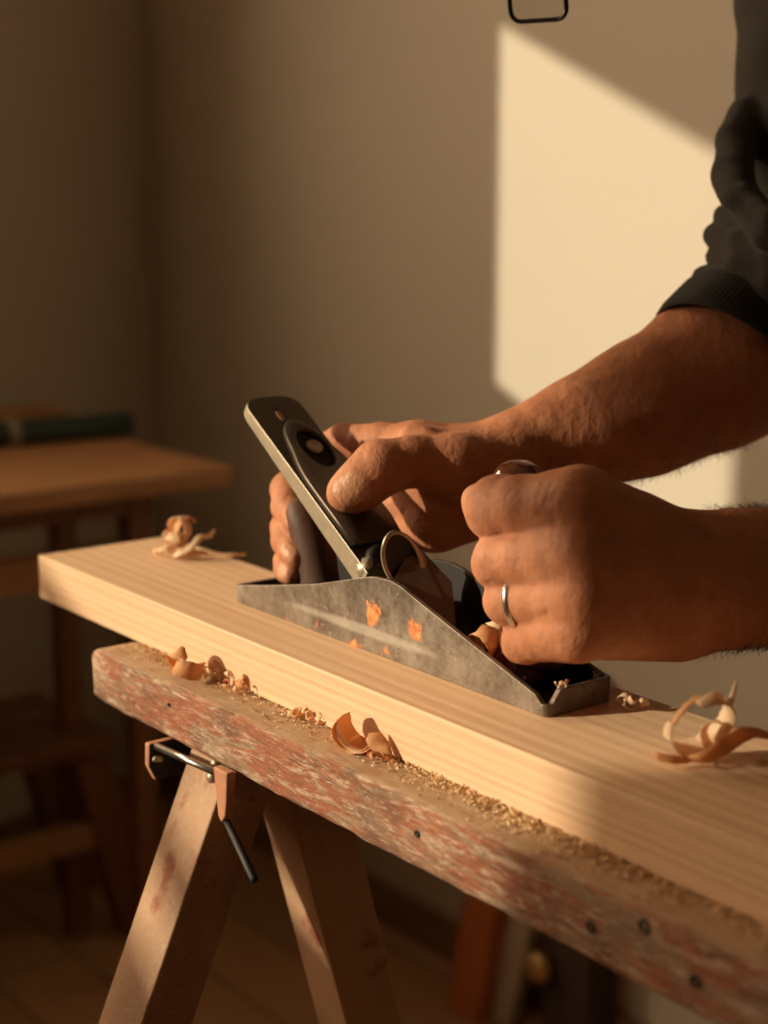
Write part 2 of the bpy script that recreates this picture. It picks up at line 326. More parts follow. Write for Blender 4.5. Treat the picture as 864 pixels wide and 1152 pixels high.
b = MB(); b.tube([(.2895, -.037, -.088), (.3165, -.0365, -.1135), (.3185, -.0365, -.1155)], [.0019, .0024, .0026], 12); b.build('hook', M['black'], sh, smooth=True)

# ------------------------------------------------------------------ hand plane
PY0, PY1 = .0355, .080
RUST[:] = [hit(*p, 1, PY0)-V3(.32, .058, 0) for p in ((420, 690), (468, 710), (398, 724))]
M['cast'] = m_cast(); M['bronze'] = plain('brown_patina', (.085, .05, .032), .5, .4, sc=150, nz=.3)
pl = empty('hand_plane', (.32, .058, 0), 'worn metal hand plane with orange rust patches, standing on the pine board', 'hand plane')
HP = [(.1810, .0090), (.2232, .0172), (.2734, .0280), (.3180, .0405), (.3262, .0428), (.3420, .0436), (.3510, .0422), (.3597, .0393), (.3723, .0352), (.4152, .0222), (.4590, .0090), (.4640, .0090)]
def hx(x): return float(np.interp(x, [p[0] for p in HP], [p[1] for p in HP]))
b = MB()
def plan(off, rh=.012, rt=.004):      # rounded rectangle in plan, inset by off
    x0, x1, y0, y1 = .181+off, .4640-off, PY0+off, PY1-off; out = []
    def arc(cx, cy, r, a0, a1, n): return [(cx+r*math.cos(math.radians(a)), cy+r*math.sin(math.radians(a))) for a in np.linspace(a0, a1, n)]
    rh = max(rh-off, .001); rt = max(rt-off, .0006)
    xs = np.linspace(x0+rh, x1-rt, 60)
    out += arc(x0+rh, y0+rh, rh, 180, 270, 8); out += [(x, y0) for x in xs[1:-1]]; out += arc(x1-rt, y0+rt, rt, 270, 360, 5)
    out += [(x1, y) for y in np.linspace(y0+rt, y1-rt, 8)[1:-1]]; out += arc(x1-rt, y1-rt, rt, 0, 90, 5); out += [(x, y1) for x in xs[::-1][1:-1]]; out += arc(x0+rh, y1-rh, rh, 90, 180, 8)
    return out
po, pi_ = plan(0), plan(.0030); n = len(po)
def wallz(p):
    x, y = p
    if x > .4555 and y > PY0+.0075: return .0128
    if x > .4555: return .0062
    if y > (PY0+PY1)/2: return hx(x)+.0035*np.clip((x-.2)/.08, 0, 1)
    return hx(x)
ot = [(x, y, wallz((x, y))) for x, y in po]; it = [(x, y, o[2]) for (x, y), o in zip(pi_, ot)]
ob = [(x, y, .0002) for x, y in po]; ib = [(x, y, .0035) for x, y in pi_]
fl = [(x, y, .0002) for x, y in po]
b.v = ob+ot+it+ib
for j in range(n):
    k = (j+1) % n
    b.f += [(j, k, n+k, n+j), (n+j, n+k, 2*n+k, 2*n+j), (2*n+j, 2*n+k, 3*n+k, 3*n+j)]; b.m += [0, 0, 1]
b.f += [tuple(range(n-1, -1, -1)), tuple(3*n+j for j in range(n))]; b.m += [0, 1]
body = b.build('body', None, pl, mats=[M['cast'], M['black']], bevel=.0005, ang=35)
# blade with rounded top, on a local slope frame
SB = V3(.321, 0, .041); SU = nrm((-.838, 0, .545)); SN = nrm((.545, 0, .838)); YY = V3(0, 1, 0)
def slope(s, y, nn=0.): return SB+SU*s+YY*y+SN*nn
def plate(outl, n0, n1, m, mi=0, cl=0.):      # outline in (s, y), from height n0(s) to n1(s)
    k = len(outl); a = [slope(s, y, n0(s) if callable(n0) else n0) for s, y in outl]; c = [slope(s, y, n1(s) if callable(n1) else n1) for s, y in outl]
    m.add(a+c, [tuple(range(k-1, -1, -1)), tuple(range(k, 2*k))]+[(j, (j+1) % k, k+(j+1) % k, k+j) for j in range(k)], mi)
o_ = [(0.003, .0385), (0.003, .0768)]
for a in np.linspace(0, 180, 24):
    ca, sa = math.cos(math.radians(a)), math.sin(math.radians(a)); o_.append((.1385+.0140*abs(sa)**.75, .05765+.01915*np.sign(ca)*abs(ca)**.62))
b = MB(); plate(o_, lambda s: -.0132+(s*.041), 0., b)
b.f = [tuple(f) for f in b.f]; blade = tag(b.build('blade', M['bsteel'], pl, bevel=.0007, ang=40), 'thick steel blade with a rounded top')
blade.data.materials.append(M['dsteel'])
for p in blade.data.polygons:
    if p.normal.dot(Vector(SN)) > .9: p.material_index = 1
# little slot, lever cap with its opening, screw
def ell(sc, yc, a, c, n=24, rot=0, pw=1.):
    r = []
    for t in np.linspace(0, 2*math.pi, n, endpoint=False):
        x, y = a*np.sign(math.cos(t))*abs(math.cos(t))**pw, c*np.sign(math.sin(t))*abs(math.sin(t))**pw
        r.append((sc+x*math.cos(rot)-y*math.sin(rot), yc+x*math.sin(rot)+y*math.cos(rot)))
    return r
b = MB(); plate(ell(.1345, .0568, .0068, .0027, pw=.8), .0001, .0004, b); b.build('slot', M['black'], blade)
b = MB(); plate(ell(.1335, .0560, .0045, .0019, pw=.8), .0004, .0010, b); b.build('slot_stud', M['rust'], blade, bevel=.0003)
half = [(.022, .0187), (.060, .0190), (.078, .0186), (.090, .0168), (.100, .0142), (.110, .0122), (.118, .0098), (.1235, .0062), (.1262, .0025)]
o_ = [(s, .0585-h) for s, h in half]+[(s, .0585+min(h, .0182)) for s, h in half[::-1]]
hole = ell(.1005, .0603, .0165, .0098, 36, pw=.9)
b = MB(); T = .0042
# ring between outline and opening: resample the outline by angle about the hole centre
def ring_at(o, c, n=36):
    P = np.array(o); A = np.arctan2(P[:, 1]-c[1], P[:, 0]-c[0]); res = []
    for t in np.linspace(0, 2*math.pi, n, endpoint=False):
        d = V3(math.cos(t), math.sin(t)); best = 0
        for i in range(len(P)):
            p, q = P[i]-c, P[(i+1) % len(P)]-c; e = q-p; den = d[0]*e[1]-d[1]*e[0]
            if abs(den) < 1e-12: continue
            r = (p[0]*e[1]-p[1]*e[0])/den; u = (p[0]*d[1]-p[1]*d[0])/den
            if r > 0 and -1e-6 <= u <= 1+1e-6: best = max(best, r)
        res.append((c[0]+d[0]*best, c[1]+d[1]*best))
    return res
cc = V3(.1005, .0603); outer = ring_at(o_, cc, 72); hole = [(cc[0]+.0165*math.cos(t), cc[1]+.0094*math.sin(t)) for t in np.linspace(0, 2*math.pi, 72, endpoint=False)]
b.loft([[slope(s, y, .0002) for s, y in outer], [slope(s, y, T-.0006) for s, y in outer], [slope(cc[0]+(s-cc[0])*.97, cc[1]+(y-cc[1])*.97, T) for s, y in outer], [slope(cc[0]+(s-cc[0])*1.05, cc[1]+(y-cc[1])*1.05, T) for s, y in hole], [slope(s, y, T-.0006) for s, y in hole], [slope(s, y, .0002) for s, y in hole]], closed_u=True, caps=False)
lc = b.build('lever_cap', M['dsteel'], pl, smooth=True)
b = MB(); plate(hole, .0001, .0005, b); b.build('recess', M['matt'], lc)  # black plate painting in the shade of the opening
b = MB(); b.lathe(slope(.1024, .0611), SN, [(0, 0), (.0040, 0), (.0040, .0015), (.0050, .0018), (.0053, .0028), (.0047, .0038), (.0036, .0040), (.0030, .0032), (0, .0030)], 32)
b.build('cap_screw', M['bsteel'], lc, smooth=True)
# frog under the blade
b = MB(); b.prism([(.272, .0035), (.312, .0035), (.306, .0335), (.294, .0405), (.268, .0575), (.262, .052)], (0, .056, 0), (1, 0, 0), (0, 0, 1), YY, .018)
b.build('frog', M['matt'], pl, bevel=.001)
# rear handle
b = MB(); R_ = []
for z, x, hx_ in ((.0034, .248, .021), (.012, .246, .017), (.025, .242, .0145), (.040, .238, .0135), (.052, .234, .0130), (.060, .231, .0115), (.066, .229, .008), (.068, .228, .002)):
    R_.append([(x+hx_*math.cos(a), .058+min(hx_, .0115)*math.sin(a), z) for a in np.linspace(0, 2*math.pi, 28, endpoint=False)])
b.loft(R_); b.build('rear_handle', M['tote'], pl, smooth=True)
# front knob
KC = V3(.4163, .058, .1025)
b = MB(); b.lathe((KC[0], KC[1], 0), (0, 0, 1), [(0, .0034), (.0150, .0034), (.0155, .008), (.0120, .014), (.0085, .026), (.0075, .045), (.0078, .070), (.0088, .082), (.0112, .090), (.0128, .097), (.0132, .103), (.0122, .109), (.0095, .1130), (.0050, .1152), (0, .1158)], 40)
b.build('front_knob', M['knob'], pl, smooth=True)
# arched deflector in front of the blade: an oval tube with a bright rim
def oval(c, rx, ry, e1, e2, n=40): return [c+rx*math.cos(t)*e1+ry*math.sin(t)*e2 for t in np.linspace(0, 2*math.pi, n, endpoint=False)]
e1 = nrm(RT*.92+UP*.12+FW*.2); e2 = nrm(UP*.95-RT*.25); A0 = cam(453, 632, .868); A1 = cam(487, 683, .882); dA = A1-A0
b = MB(); b.loft([oval(A0+dA*.0-nrm(dA)*.0004, .0085, .0150, e1, e2), oval(A0-nrm(dA)*.0018, .0098, .0162, e1, e2), oval(A0, .0112, .0170, e1, e2), oval(A0+dA*.10, .0112, .0170, e1, e2), oval(A0+dA*.45, .0118, .0150, e1, e2), oval(A0+dA*1.0, .0120, .0130, e1, e2), oval(A0+dA*1.0, .0105, .0118, e1, e2), oval(A0+dA*.45, .0103, .0135, e1, e2), oval(A0+dA*.02, .0095, .0155, e1, e2)], closed_u=False, caps=False)
b.m = [0]*(40*5)+[1]*(len(b.f)-200)
b.build('chip_deflector', None, pl, smooth=True, mats=[M['bsteel'], M['black']])
# throat plate leaning towards the toe, adjuster wheel peeping out beside the blade
b = MB(); q0, q1, q2, q3 = cam(441, 657, .866), cam(466, 612, .874), cam(507, 655, .868), cam(512, 702, .865)
q4 = cam(474, 690, .860); nn = nrm(np.cross(q1-q0, q2-q0)); 
if nn @ FW > 0: nn = -nn
b.add([p for p in (q0, q1, q2, q3, q4)]+[p-nn*.0022 for p in (q0, q1, q2, q3, q4)], [(0, 1, 2, 3, 4), (9, 8, 7, 6, 5)]+[(j, (j+1) % 5, 5+(j+1) % 5, 5+j) for j in range(5)])
b.build('throat_plate', M['bronze'], pl, bevel=.0006)
b = MB(); c = cam(414, 640, .893); b.lathe(c, nrm(RT*.8-FW*.5+UP*.2), [(0, -.004), (.0058, -.004), (.0066, -.002), (.0066, .002), (.0058, .004), (0, .004)], 24)
b.build('adjuster_wheel', M['bsteel'], pl, smooth=True)
b = MB(); c = cam(425, 632, .899); b.lathe(c, nrm(RT*.8-FW*.5+UP*.2), [(0, -.003), (.0085, -.003), (.0098, 0), (.0085, .003), (0, .003)], 24)
b.build('yoke_disc', M['black'], pl, smooth=True)

# ------------------------------------------------------------------ shavings
def ribbon(m, P, Wd, wid, th=.00035, mi=0, rag=0.):
    P = [np.asarray(p, float) for p in P]; n = len(P); R_ = []
    for i in range(n):
        t = nrm(P[min(i+1, n-1)]-P[max(i-1, 0)]); w = Wd[i] if isinstance(Wd, list) else Wd; w = np.asarray(w, float); w = nrm(w-np.dot(w, t)*t); nn = np.cross(t, w)
        h = (wid[i] if hasattr(wid, '__len__') else wid)/2; a_, c_ = h*(1+rag*rng.uniform(-1, .5)), h*(1+rag*rng.uniform(-1, .5))
        cup = .18*h
        R_.append([P[i]-w*a_+nn*(th/2+cup), P[i]+nn*th/2, P[i]+w*c_+nn*(th/2+cup), P[i]+w*c_-nn*(th/2-cup), P[i]-nn*th/2, P[i]-w*a_-nn*(th/2-cup)])
    m.loft(R_, mi=mi)
def spiral(c, ax, ref, r0, r1, a0, a1, n=40, drift=0.):
    ax = nrm(ax); u = nrm(np.asarray(ref)-np.dot(ref, ax)*ax); w = np.cross(ax, u); out = []
    for k in range(n+1):
        f = k/n; a = math.radians(a0+(a1-a0)*f); r = r0+(r1-r0)*f; out.append(np.asarray(c)+ax*drift*f+r*(math.cos(a)*u+math.sin(a)*w))
    return out
def finish(m, label, mats, z=None, group=None, name='wood_shaving', zs=None):
    if z is not None:
        zz = min(v[2] for v in m.v); dz = z+.0002-zz; m.v = [(v[0], v[1], v[2]+dz) for v in m.v]
    return tag(m.build(name, None, smooth=True, mats=mats), label, 'wood shaving', group)
SM = [M['curl_pale'], M['curl_deep'], M['shav']]
def taper(n, w, e0=.3, e1=.3): return [w*(e0+(1-e0)*min(1, k/(n*.2)))*(e1+(1-e1)*min(1, (n-k)/(n*.2))) for k in range(n+1)]
def crumple(m, c, n, size, mi=None, flat=.6):
    for k in range(n):
        p = np.asarray(c)+rng.normal(0, 1, 3)*V3(size, size*.5, size*.25*flat); p[2] = max(p[2], c[2]+.0008)
        r = rng.uniform(.25, .6)*size; ax = nrm(rng.normal(0, 1, 3)); N_ = 12
        ribbon(m, spiral(p, ax, nrm(rng.normal(0, 1, 3)), r, r*.7, 0, rng.uniform(120, 300), N_, rng.uniform(-1, 1)*r), ax, taper(N_, r*rng.uniform(.8, 1.5), .2, .2), mi=rng.integers(0, 3) if mi is None else mi, rag=.2)
# 1 big open curl at the right end
d0 = .713; m = MB(); c = cam(789, 815, d0); vx = nrm(FW*.80-RT*.42+UP*.42)
ribbon(m, spiral(c, vx, -UP, .0150, .0140, -205, 95, 60, .004), vx, taper(60, .0105, .5, .4), mi=0, rag=.12)
ribbon(m, spiral(c+vx*.003, vx, -UP, .0135, .0143, 95, 170, 24, .001), vx, [.0022+.0016*abs(math.sin(k*1.1)) for k in range(25)], mi=1, rag=.3)
ribbon(m, [cam(775, 851, d0), cam(795, 848, d0-.003), cam(815, 836, d0), cam(833, 824, d0+.004), cam(850, 821, d0+.008), cam(872, 827, d0+.006)], UP*.8-RT*.2, [.003, .0065, .008, .0085, .005, .003], mi=1, rag=.15)
ribbon(m, spiral(cam(803, 824, d0+.002), nrm(FW*.6+RT*.5), -UP, .0065, .0045, -60, 200, 30, .004), nrm(FW*.6+RT*.5), taper(30, .007, .5, .2), mi=0, rag=.15)
ribbon(m, [cam(790, 852, d0+.003), cam(800, 845, d0+.002), cam(806, 862, d0-.004)], RT, [.002, .008, .001], mi=0)
ribbon(m, [cam(735, 842, d0), cam(742, 849, d0-.002), cam(758, 852, d0-.003), cam(775, 853, d0)], FW*.5+UP*.6, [.001, .004, .004, .003], mi=1, rag=.2)
ribbon(m, [cam(820, 795, d0+.004), cam(824, 780, d0+.004), cam(829, 763, d0+.004)], RT, [.0025, .0022, .0012], mi=0)
ribbon(m, [cam(835, 848, d0), cam(850, 853, d0), cam(872, 856, d0+.004)], FW, [.003, .005, .003], mi=1, rag=.3)
finish(m, 'large open curl of pale shaving with a trailing strand, on the board', SM, 0.)
# 2 small fleck just right of the toe
m = MB(); c = hit(714, 800, 2, 0.); crumple(m, c+UP*.004, 7, .0068, 0, 1.2)
finish(m, 'small pale fleck of shaving lying on the board just past the toe of the plane', SM, 0.)
# 3 curl cluster on the far left end
m = MB(); c = cam(205, 606, 1.115); vx = nrm(FW*.7+RT*.5)
ribbon(m, spiral(c+UP*.001, vx, UP, .0098, .0070, -120, 210, 44, -.006), vx, taper(44, .0075, .3, .4), mi=0, rag=.1)
ribbon(m, spiral(cam(214, 604, 1.112), nrm(FW*.8-RT*.5), UP, .0100, .0065, -200, 60, 36, .004), nrm(FW*.8-RT*.5), taper(36, .0085, .3, .3), mi=1, rag=.1)
ribbon(m, spiral(cam(196, 622, 1.112), nrm(UP*.5+RT*.6+FW*.3), UP, .0085, .0050, -100, 170, 30, .006), nrm(UP*.5+RT*.6), taper(30, .007, .3, .3), mi=0, rag=.15)
ribbon(m, [cam(196, 634, 1.10), cam(214, 626, 1.10), cam(226, 612, 1.105), cam(236, 612, 1.11), cam(242, 604, 1.115)], FW*.7+UP*.5, [.004, .006, .005, .0035, .002], mi=0)
ribbon(m, [cam(188, 632, 1.11), cam(203, 630, 1.10), cam(222, 630, 1.10), cam(250, 633, 1.10), cam(277, 632, 1.095)], FW*.6+UP*.8, [.004, .006, .004, .003, .0025], mi=2)
crumple(m, cam(192, 626, 1.11), 9, .0075, 0); crumple(m, cam(204, 612, 1.112), 4, .007, 0)
finish(m, 'tangled cluster of pale curls on the left end of the board', SM, 0.)
# along the rail, left to right
def onrail(px, py, y=None):
    p = hit(px, py, 2, -.03); return p
RZ = -.0303
m = MB(); c = onrail(203, 765); p = c+UP*.007
ribbon(m, spiral(p+RT*-.001, nrm(RT+FW*.4+UP*.5), UP, .0090, .0080, -150, 60, 30, .004), nrm(RT+FW*.4+UP*.5), taper(30, .010, .3, .5), mi=1, rag=.08)
ribbon(m, spiral(cam(213, 753, .935), nrm(UP*.9+RT*.3), -FW, .0080, .0070, -130, 120, 30, .002), nrm(UP*.9+RT*.3), taper(30, .011, .5, .5), mi=1, rag=.08)
finish(m, 'amber curled shaving standing leftmost on the painted rail', SM, RZ)
for px, py, n_, s_, lab in ((238, 762, 10, .0062, 'loose heap of crumpled shavings right beside the leftmost amber curl on the rail'), (266, 778, 9, .0062, 'flat crumpled brown shaving second heap along the painted rail'),
        (327, 803, 6, .0035, 'thin line of tiny shaving scraps against the board, left of the pointed heap'), (350, 812, 9, .0055, 'small pointed heap of shavings against the board, left of the big orange curl')):
    m = MB(); c = onrail(px, py); crumple(m, c+UP*.0035, n_, s_, None, 1.1); finish(m, lab, SM, RZ)
m = MB(); c = onrail(392, 842); vx = nrm(FW*.75+UP*.15-RT*.2)
ribbon(m, spiral(cam(398, 826, .818), nrm(FW*.72+UP*.22+RT*.62), -UP, .0100, .0112, 148, -62, 44, .003), nrm(FW*.72+UP*.22+RT*.62), taper(44, .0150, .6, .5), mi=1, rag=.04)
ribbon(m, spiral(cam(397, 827, .813), nrm(FW*.72+UP*.22+RT*.62), -UP, .0108, .0114, 120, -50, 30, .001), nrm(FW*.72+UP*.22+RT*.62), taper(30, .0035, .3, .5), mi=0, rag=.05)
finish(m, 'big orange cup-shaped curl standing on the painted rail', SM, RZ)
m = MB(); 
ribbon(m, [cam(413, 829, .812), cam(422, 833, .812), cam(432, 842, .81), cam(441, 852, .806)], UP*.8+FW*.5, [.004, .010, .008, .002], mi=1, rag=.1)
crumple(m, cam(424, 850, .812), 8, .0048, 1, .8)
finish(m, 'dark flat flake of shaving with a crumpled edge, right of the big orange curl', SM, RZ)
# shavings inside the plane
m = MB(); c = cam(551, 722, .828); ax = nrm(RT*.6+FW*.6+UP*.3)
ribbon(m, spiral(c, ax, UP, .0090, .0060, -140, 200, 36, -.008), ax, taper(36, .010, .4, .3), mi=1, rag=.12)
ribbon(m, spiral(cam(556, 712, .83), nrm(RT*.8+UP*.4), FW, .0060, .0050, 0, 260, 24, .004), nrm(RT*.8+UP*.4), taper(24, .006, .3, .3), mi=0, rag=.2)
ribbon(m, [c-UP*.006, cam(556, 735, .826)-UP*.012, V3(.4020, .052, .0042)], YY, [.006, .007, .004], mi=1)
finish(m, 'amber curl of shaving bunched inside the plane below the ringed finger', SM)
for px, py, dd, n_, s_, lab in ((629, 771, .787, 7, .0035, 'pale crumbs of shaving on the toe edge of the plane'), (668, 760, .806, 3, .003, 'small pale chip near the far corner of the plane toe')):
    m = MB(); p = cam(px, py, dd); crumple(m, p, n_, s_, 0, .8); finish(m, lab, SM, .0036 if 0 else None)

# ------------------------------------------------------------------ sawdust on the rail and a little on the board (nobody could count it)
def dust(name, pts, label, smin, smax):
    m = MB()
    T0 = np.array([(1, 1, 1), (1, -1, -1), (-1, 1, -1), (-1, -1, 1)], float)
    for p in pts:
        s = rng.uniform(smin, smax); A = rng.normal(0, 1, (3, 3)); q, _ = np.linalg.qr(A); v = (T0*V3(1, rng.uniform(.4, 1), rng.uniform(.3, .8)))@q.T*s*.5; v = v+p; v[:, 2] += p[2]-v[:, 2].min()
        m.add(v, [(0, 1, 2), (0, 3, 1), (0, 2, 3), (1, 3, 2)])
    o = m.build(name, M['dust']); tag(o, label, 'sawdust', kind='stuff'); return o
pts = []
for k in range(12000):
    x = rng.uniform(.14, .78); y = -.0035-abs(rng.normal(0, .010)); 
    if y < -.0290: continue
    dens = np.interp(x, [.14, .17, .20, .26, .36, .42, .47, .56, .62, .78], [.35, .5, .2, .15, .25, .4, .6, .6, .5, .45])
    if rng.uniform() < dens*math.exp(y/.016): pts.append((x, y, RZ-.0001))
for xc, n_, sp in ((.172, 120, .008), (.185, 100, .006), (.455, 260, .020), (.50, 200, .012), (.54, 160, .012)):
    for k in range(n_): pts.append((xc+rng.normal(0, sp), -.004-abs(rng.normal(0, .0045)), RZ+rng.uniform(0, .0012)))
for k in range(420): pts.append((rng.choice([.452, .470, .505, .535, .56])+rng.normal(0, .012), -.005-abs(rng.normal(0, .004)), RZ+rng.uniform(0, .0022)))
dust('sawdust', pts, 'fine sawdust and crumbs scattered along the top of the painted rail', .0004, .0017)
pts = [(rng.uniform(.05, .75), rng.uniform(.0, .094), .0000) for k in range(260)]
dust('sawdust', pts, 'faint specks of dust over the top of the pine board', .0002, .0006)

# ------------------------------------------------------------------ background furniture
tb = empty('work_table', (-1.05, .2, FZ), 'wooden table with a red brown frame in the room corner behind the board', 'table')
TX0, TX1, TY0, TY1, TZ = -1.16, -.804, -.25, .655, -.120
b = MB(); b.box((TX0, TY0, TZ-.026), (TX1, TY1, TZ)); b.build('tabletop', M['table'], tb, bevel=.003)
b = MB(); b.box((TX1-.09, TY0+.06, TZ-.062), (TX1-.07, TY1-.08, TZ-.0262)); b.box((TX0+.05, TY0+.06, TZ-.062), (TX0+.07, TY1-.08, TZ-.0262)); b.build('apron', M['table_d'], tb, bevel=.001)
b = MB(); b.box((TX1-.095, TY0+.09, TZ-.145), (TX1-.070, TY1-.11, TZ-.100)); b.build('stretcher', M['table'], tb, bevel=.002)
for x in (TX0+.04, TX1-.10):
    for y in (TY0+.05, TY1-.12):
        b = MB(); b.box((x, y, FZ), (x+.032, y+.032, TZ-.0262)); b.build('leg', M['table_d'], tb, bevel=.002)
# green roll
r_ = .0185; pR = hit(150, 490, 2, TZ); pL = hit(-20, 505, 2, TZ); ax = nrm(pL-pR); c0 = pR+ax*.004+UP*r_; Lr = .34
rt = empty('green_roll', (c0[0]+ax[0]*.15, c0[1]+ax[1]*.15, TZ), 'dark green rolled tube lying on the table in the corner', 'tube')
b = MB(); b.lathe(c0, ax, [(0, 0), (r_*.8, 0), (r_, .003), (r_, Lr-.003), (r_*.8, Lr), (0, Lr)], 36); b.build('tube_body', M['tube'], rt, smooth=True)
bp = hit(12, 487, 2, TZ+r_); t_ = float(np.dot(bp-c0, ax)); b = MB(); b.lathe(c0+ax*(t_-.009), ax, [(r_*.99, 0), (r_*1.02, .0005), (r_*1.02, .016), (r_*.99, .0165)], 36); b.build('band', M['tubeb'], rt, smooth=True)
q = hit(30, 462, 2, TZ+.03); b = MB(); b.box((q[0]-.06, q[1]-.35, TZ), (q[0]+.02, q[1]+.06, TZ+.030))
tag(b.build('wood_offcut', M['table'], bevel=.003), 'reddish wooden offcut lying behind the green roll', 'wood offcut')
# low stool partly under the table
SX = -1.06; tp = hit(100, 826, 0, SX); SZ = tp[2]
st = empty('low_stool', (SX-.10, tp[1]-.15, FZ), 'low dark wooden stool standing under the corner table', 'stool')
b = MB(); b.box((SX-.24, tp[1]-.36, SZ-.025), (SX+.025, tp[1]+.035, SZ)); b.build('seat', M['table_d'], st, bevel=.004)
for sx in (0, 1):
    for sy in (0, 1):
        x = SX-.005-.19*sx; ytop = tp[1]-.005-.29*sy; out = .075 if sy == 0 else -.075; R_ = []
        for z, yy in ((FZ, ytop+out), (SZ-.0252, ytop)): R_.append([(x-.022, yy-.028, z), (x+.022, yy-.028, z), (x+.022, yy+.028, z), (x-.022, yy+.028, z)])
        b = MB(); b.loft(R_); b.build('leg', M['table_d'], st, bevel=.003)
zz = hit(40, 955, 0, SX)[2]
b = MB(); b.box((SX-.017, tp[1]-.33, zz-.02), (SX+.008, tp[1]+.03, zz+.02)); b.build('stretcher', M['table'], st, bevel=.002)
# things against the back wall, under the rail
def lean(name, mat, px0, py0, px1, py1, wpx, y0, y1, th, label, cat):
    p = hit(px0, py0, 2, FZ); p[1] = y0; a = hit(px0, py0, 1, y0); a[2] = FZ; c = hit(px1, py1, 1, (y0+y1)/2); k = (c-a)/(c[2]-a[2]); top = a+k*.52; top[1] = y1
    w = RT*0+V3(1, 0, 0)*wpx; u = nrm(np.cross(top-a, w)); b = MB(); b.loft([[a-w/2, a+w/2, a+w/2+V3(0, th, 0), a-w/2+V3(0, th, 0)], [top-w/2, top+w/2, top+w/2+V3(0, th, 0), top-w/2+V3(0, th, 0)]])
    return tag(b.build(name, mat, bevel=.002), label, cat)
lean('wooden_post', M['legred'], 518, 1136, 547, 985, .062, .855, .905, .03, 'red brown wooden post leaning on the wall beneath the painted rail', 'post')
lean('grey_plank', M['greyb'], 560, 1150, 590, 1020, .046, .885, .915, .02, 'narrow grey plank leaning on the wall next to the red brown post', 'plank')
cb = empty('dark_cabinet', (-.40, .90, FZ), 'low dark cabinet with a round wooden knob against the back wall', 'cabinet')
xa = hit(612, 1120, 1, .89)[0]; xb = hit(662, 1120, 1, .89)[0]
b = MB(); b.box((xa, .89, FZ), (xb, WY-.015, -.52)); b.build('carcass', M['dark'], cb, bevel=.003)
kp = hit(614, 1085, 1, .885); b = MB(); b.lathe((kp[0], .8895, kp[2]), (0, -1, 0), [(0, 0), (.010, 0), (.010, .008), (.020, .014), (.021, .022), (.014, .028), (0, .030)], 24); b.build('knob', M['brassk'], cb, smooth=True)
#PART3
# ------------------------------------------------------------------ person: one body surface grown from a distance field
class Field:                                # groups of tapered capsules, blended smoothly
    def __init__(s): s.g = []              # (kgroup, [ (a, b, ra, rb, k) ]), combined in order
    def grp(s, k): s.g.append((k, [])); return s
    def cap(s, a, b, ra, rb, k=.004): s.g[-1][1].append((np.asarray(a, float), np.asarray(b, float), ra, rb, k)); return s
    def chain(s, pts, k=.004):             # [(p, r), ...]
        for (a, ra), (b_, rb) in zip(pts[:-1], pts[1:]): s.cap(a, b_, ra, rb, k)
        return s
    def bounds(s):
        P = [q for _, l in s.g for c in l for q in ((c[0], c[2]), (c[1], c[3]))]
        return np.min([p-r for p, r in P], 0)-.012, np.max([p+r for p, r in P], 0)+.012
    def __call__(s, X, cull=True):
        lo, hi = X.min(0), X.max(0); F = None
        for kg, l in s.g:
            G = None
            for a, b_, ra, rb, k in l:
                if cull and (np.any(np.minimum(a, b_)-max(ra, rb)-.06 > hi) or np.any(np.maximum(a, b_)+max(ra, rb)+.06 < lo)): continue
                ab = b_-a; L = max(ab@ab, 1e-12); t = np.clip(((X-a)@ab)/L, 0, 1)
                d = np.sqrt(((X-a-t[:, None]*ab)**2).sum(1))-(ra+(rb-ra)*t)
                if G is None: G = d
                else: h = np.clip(.5+.5*(G-d)/k, 0, 1); G = G+(d-G)*h-k*h*(1-h)
            if G is None: continue
            if F is None: F = G
            else: h = np.clip(.5+.5*(F-G)/kg, 0, 1); F = F+(G-F)*h-kg*h*(1-h)
        return F if F is not None else np.full(len(X), .5)
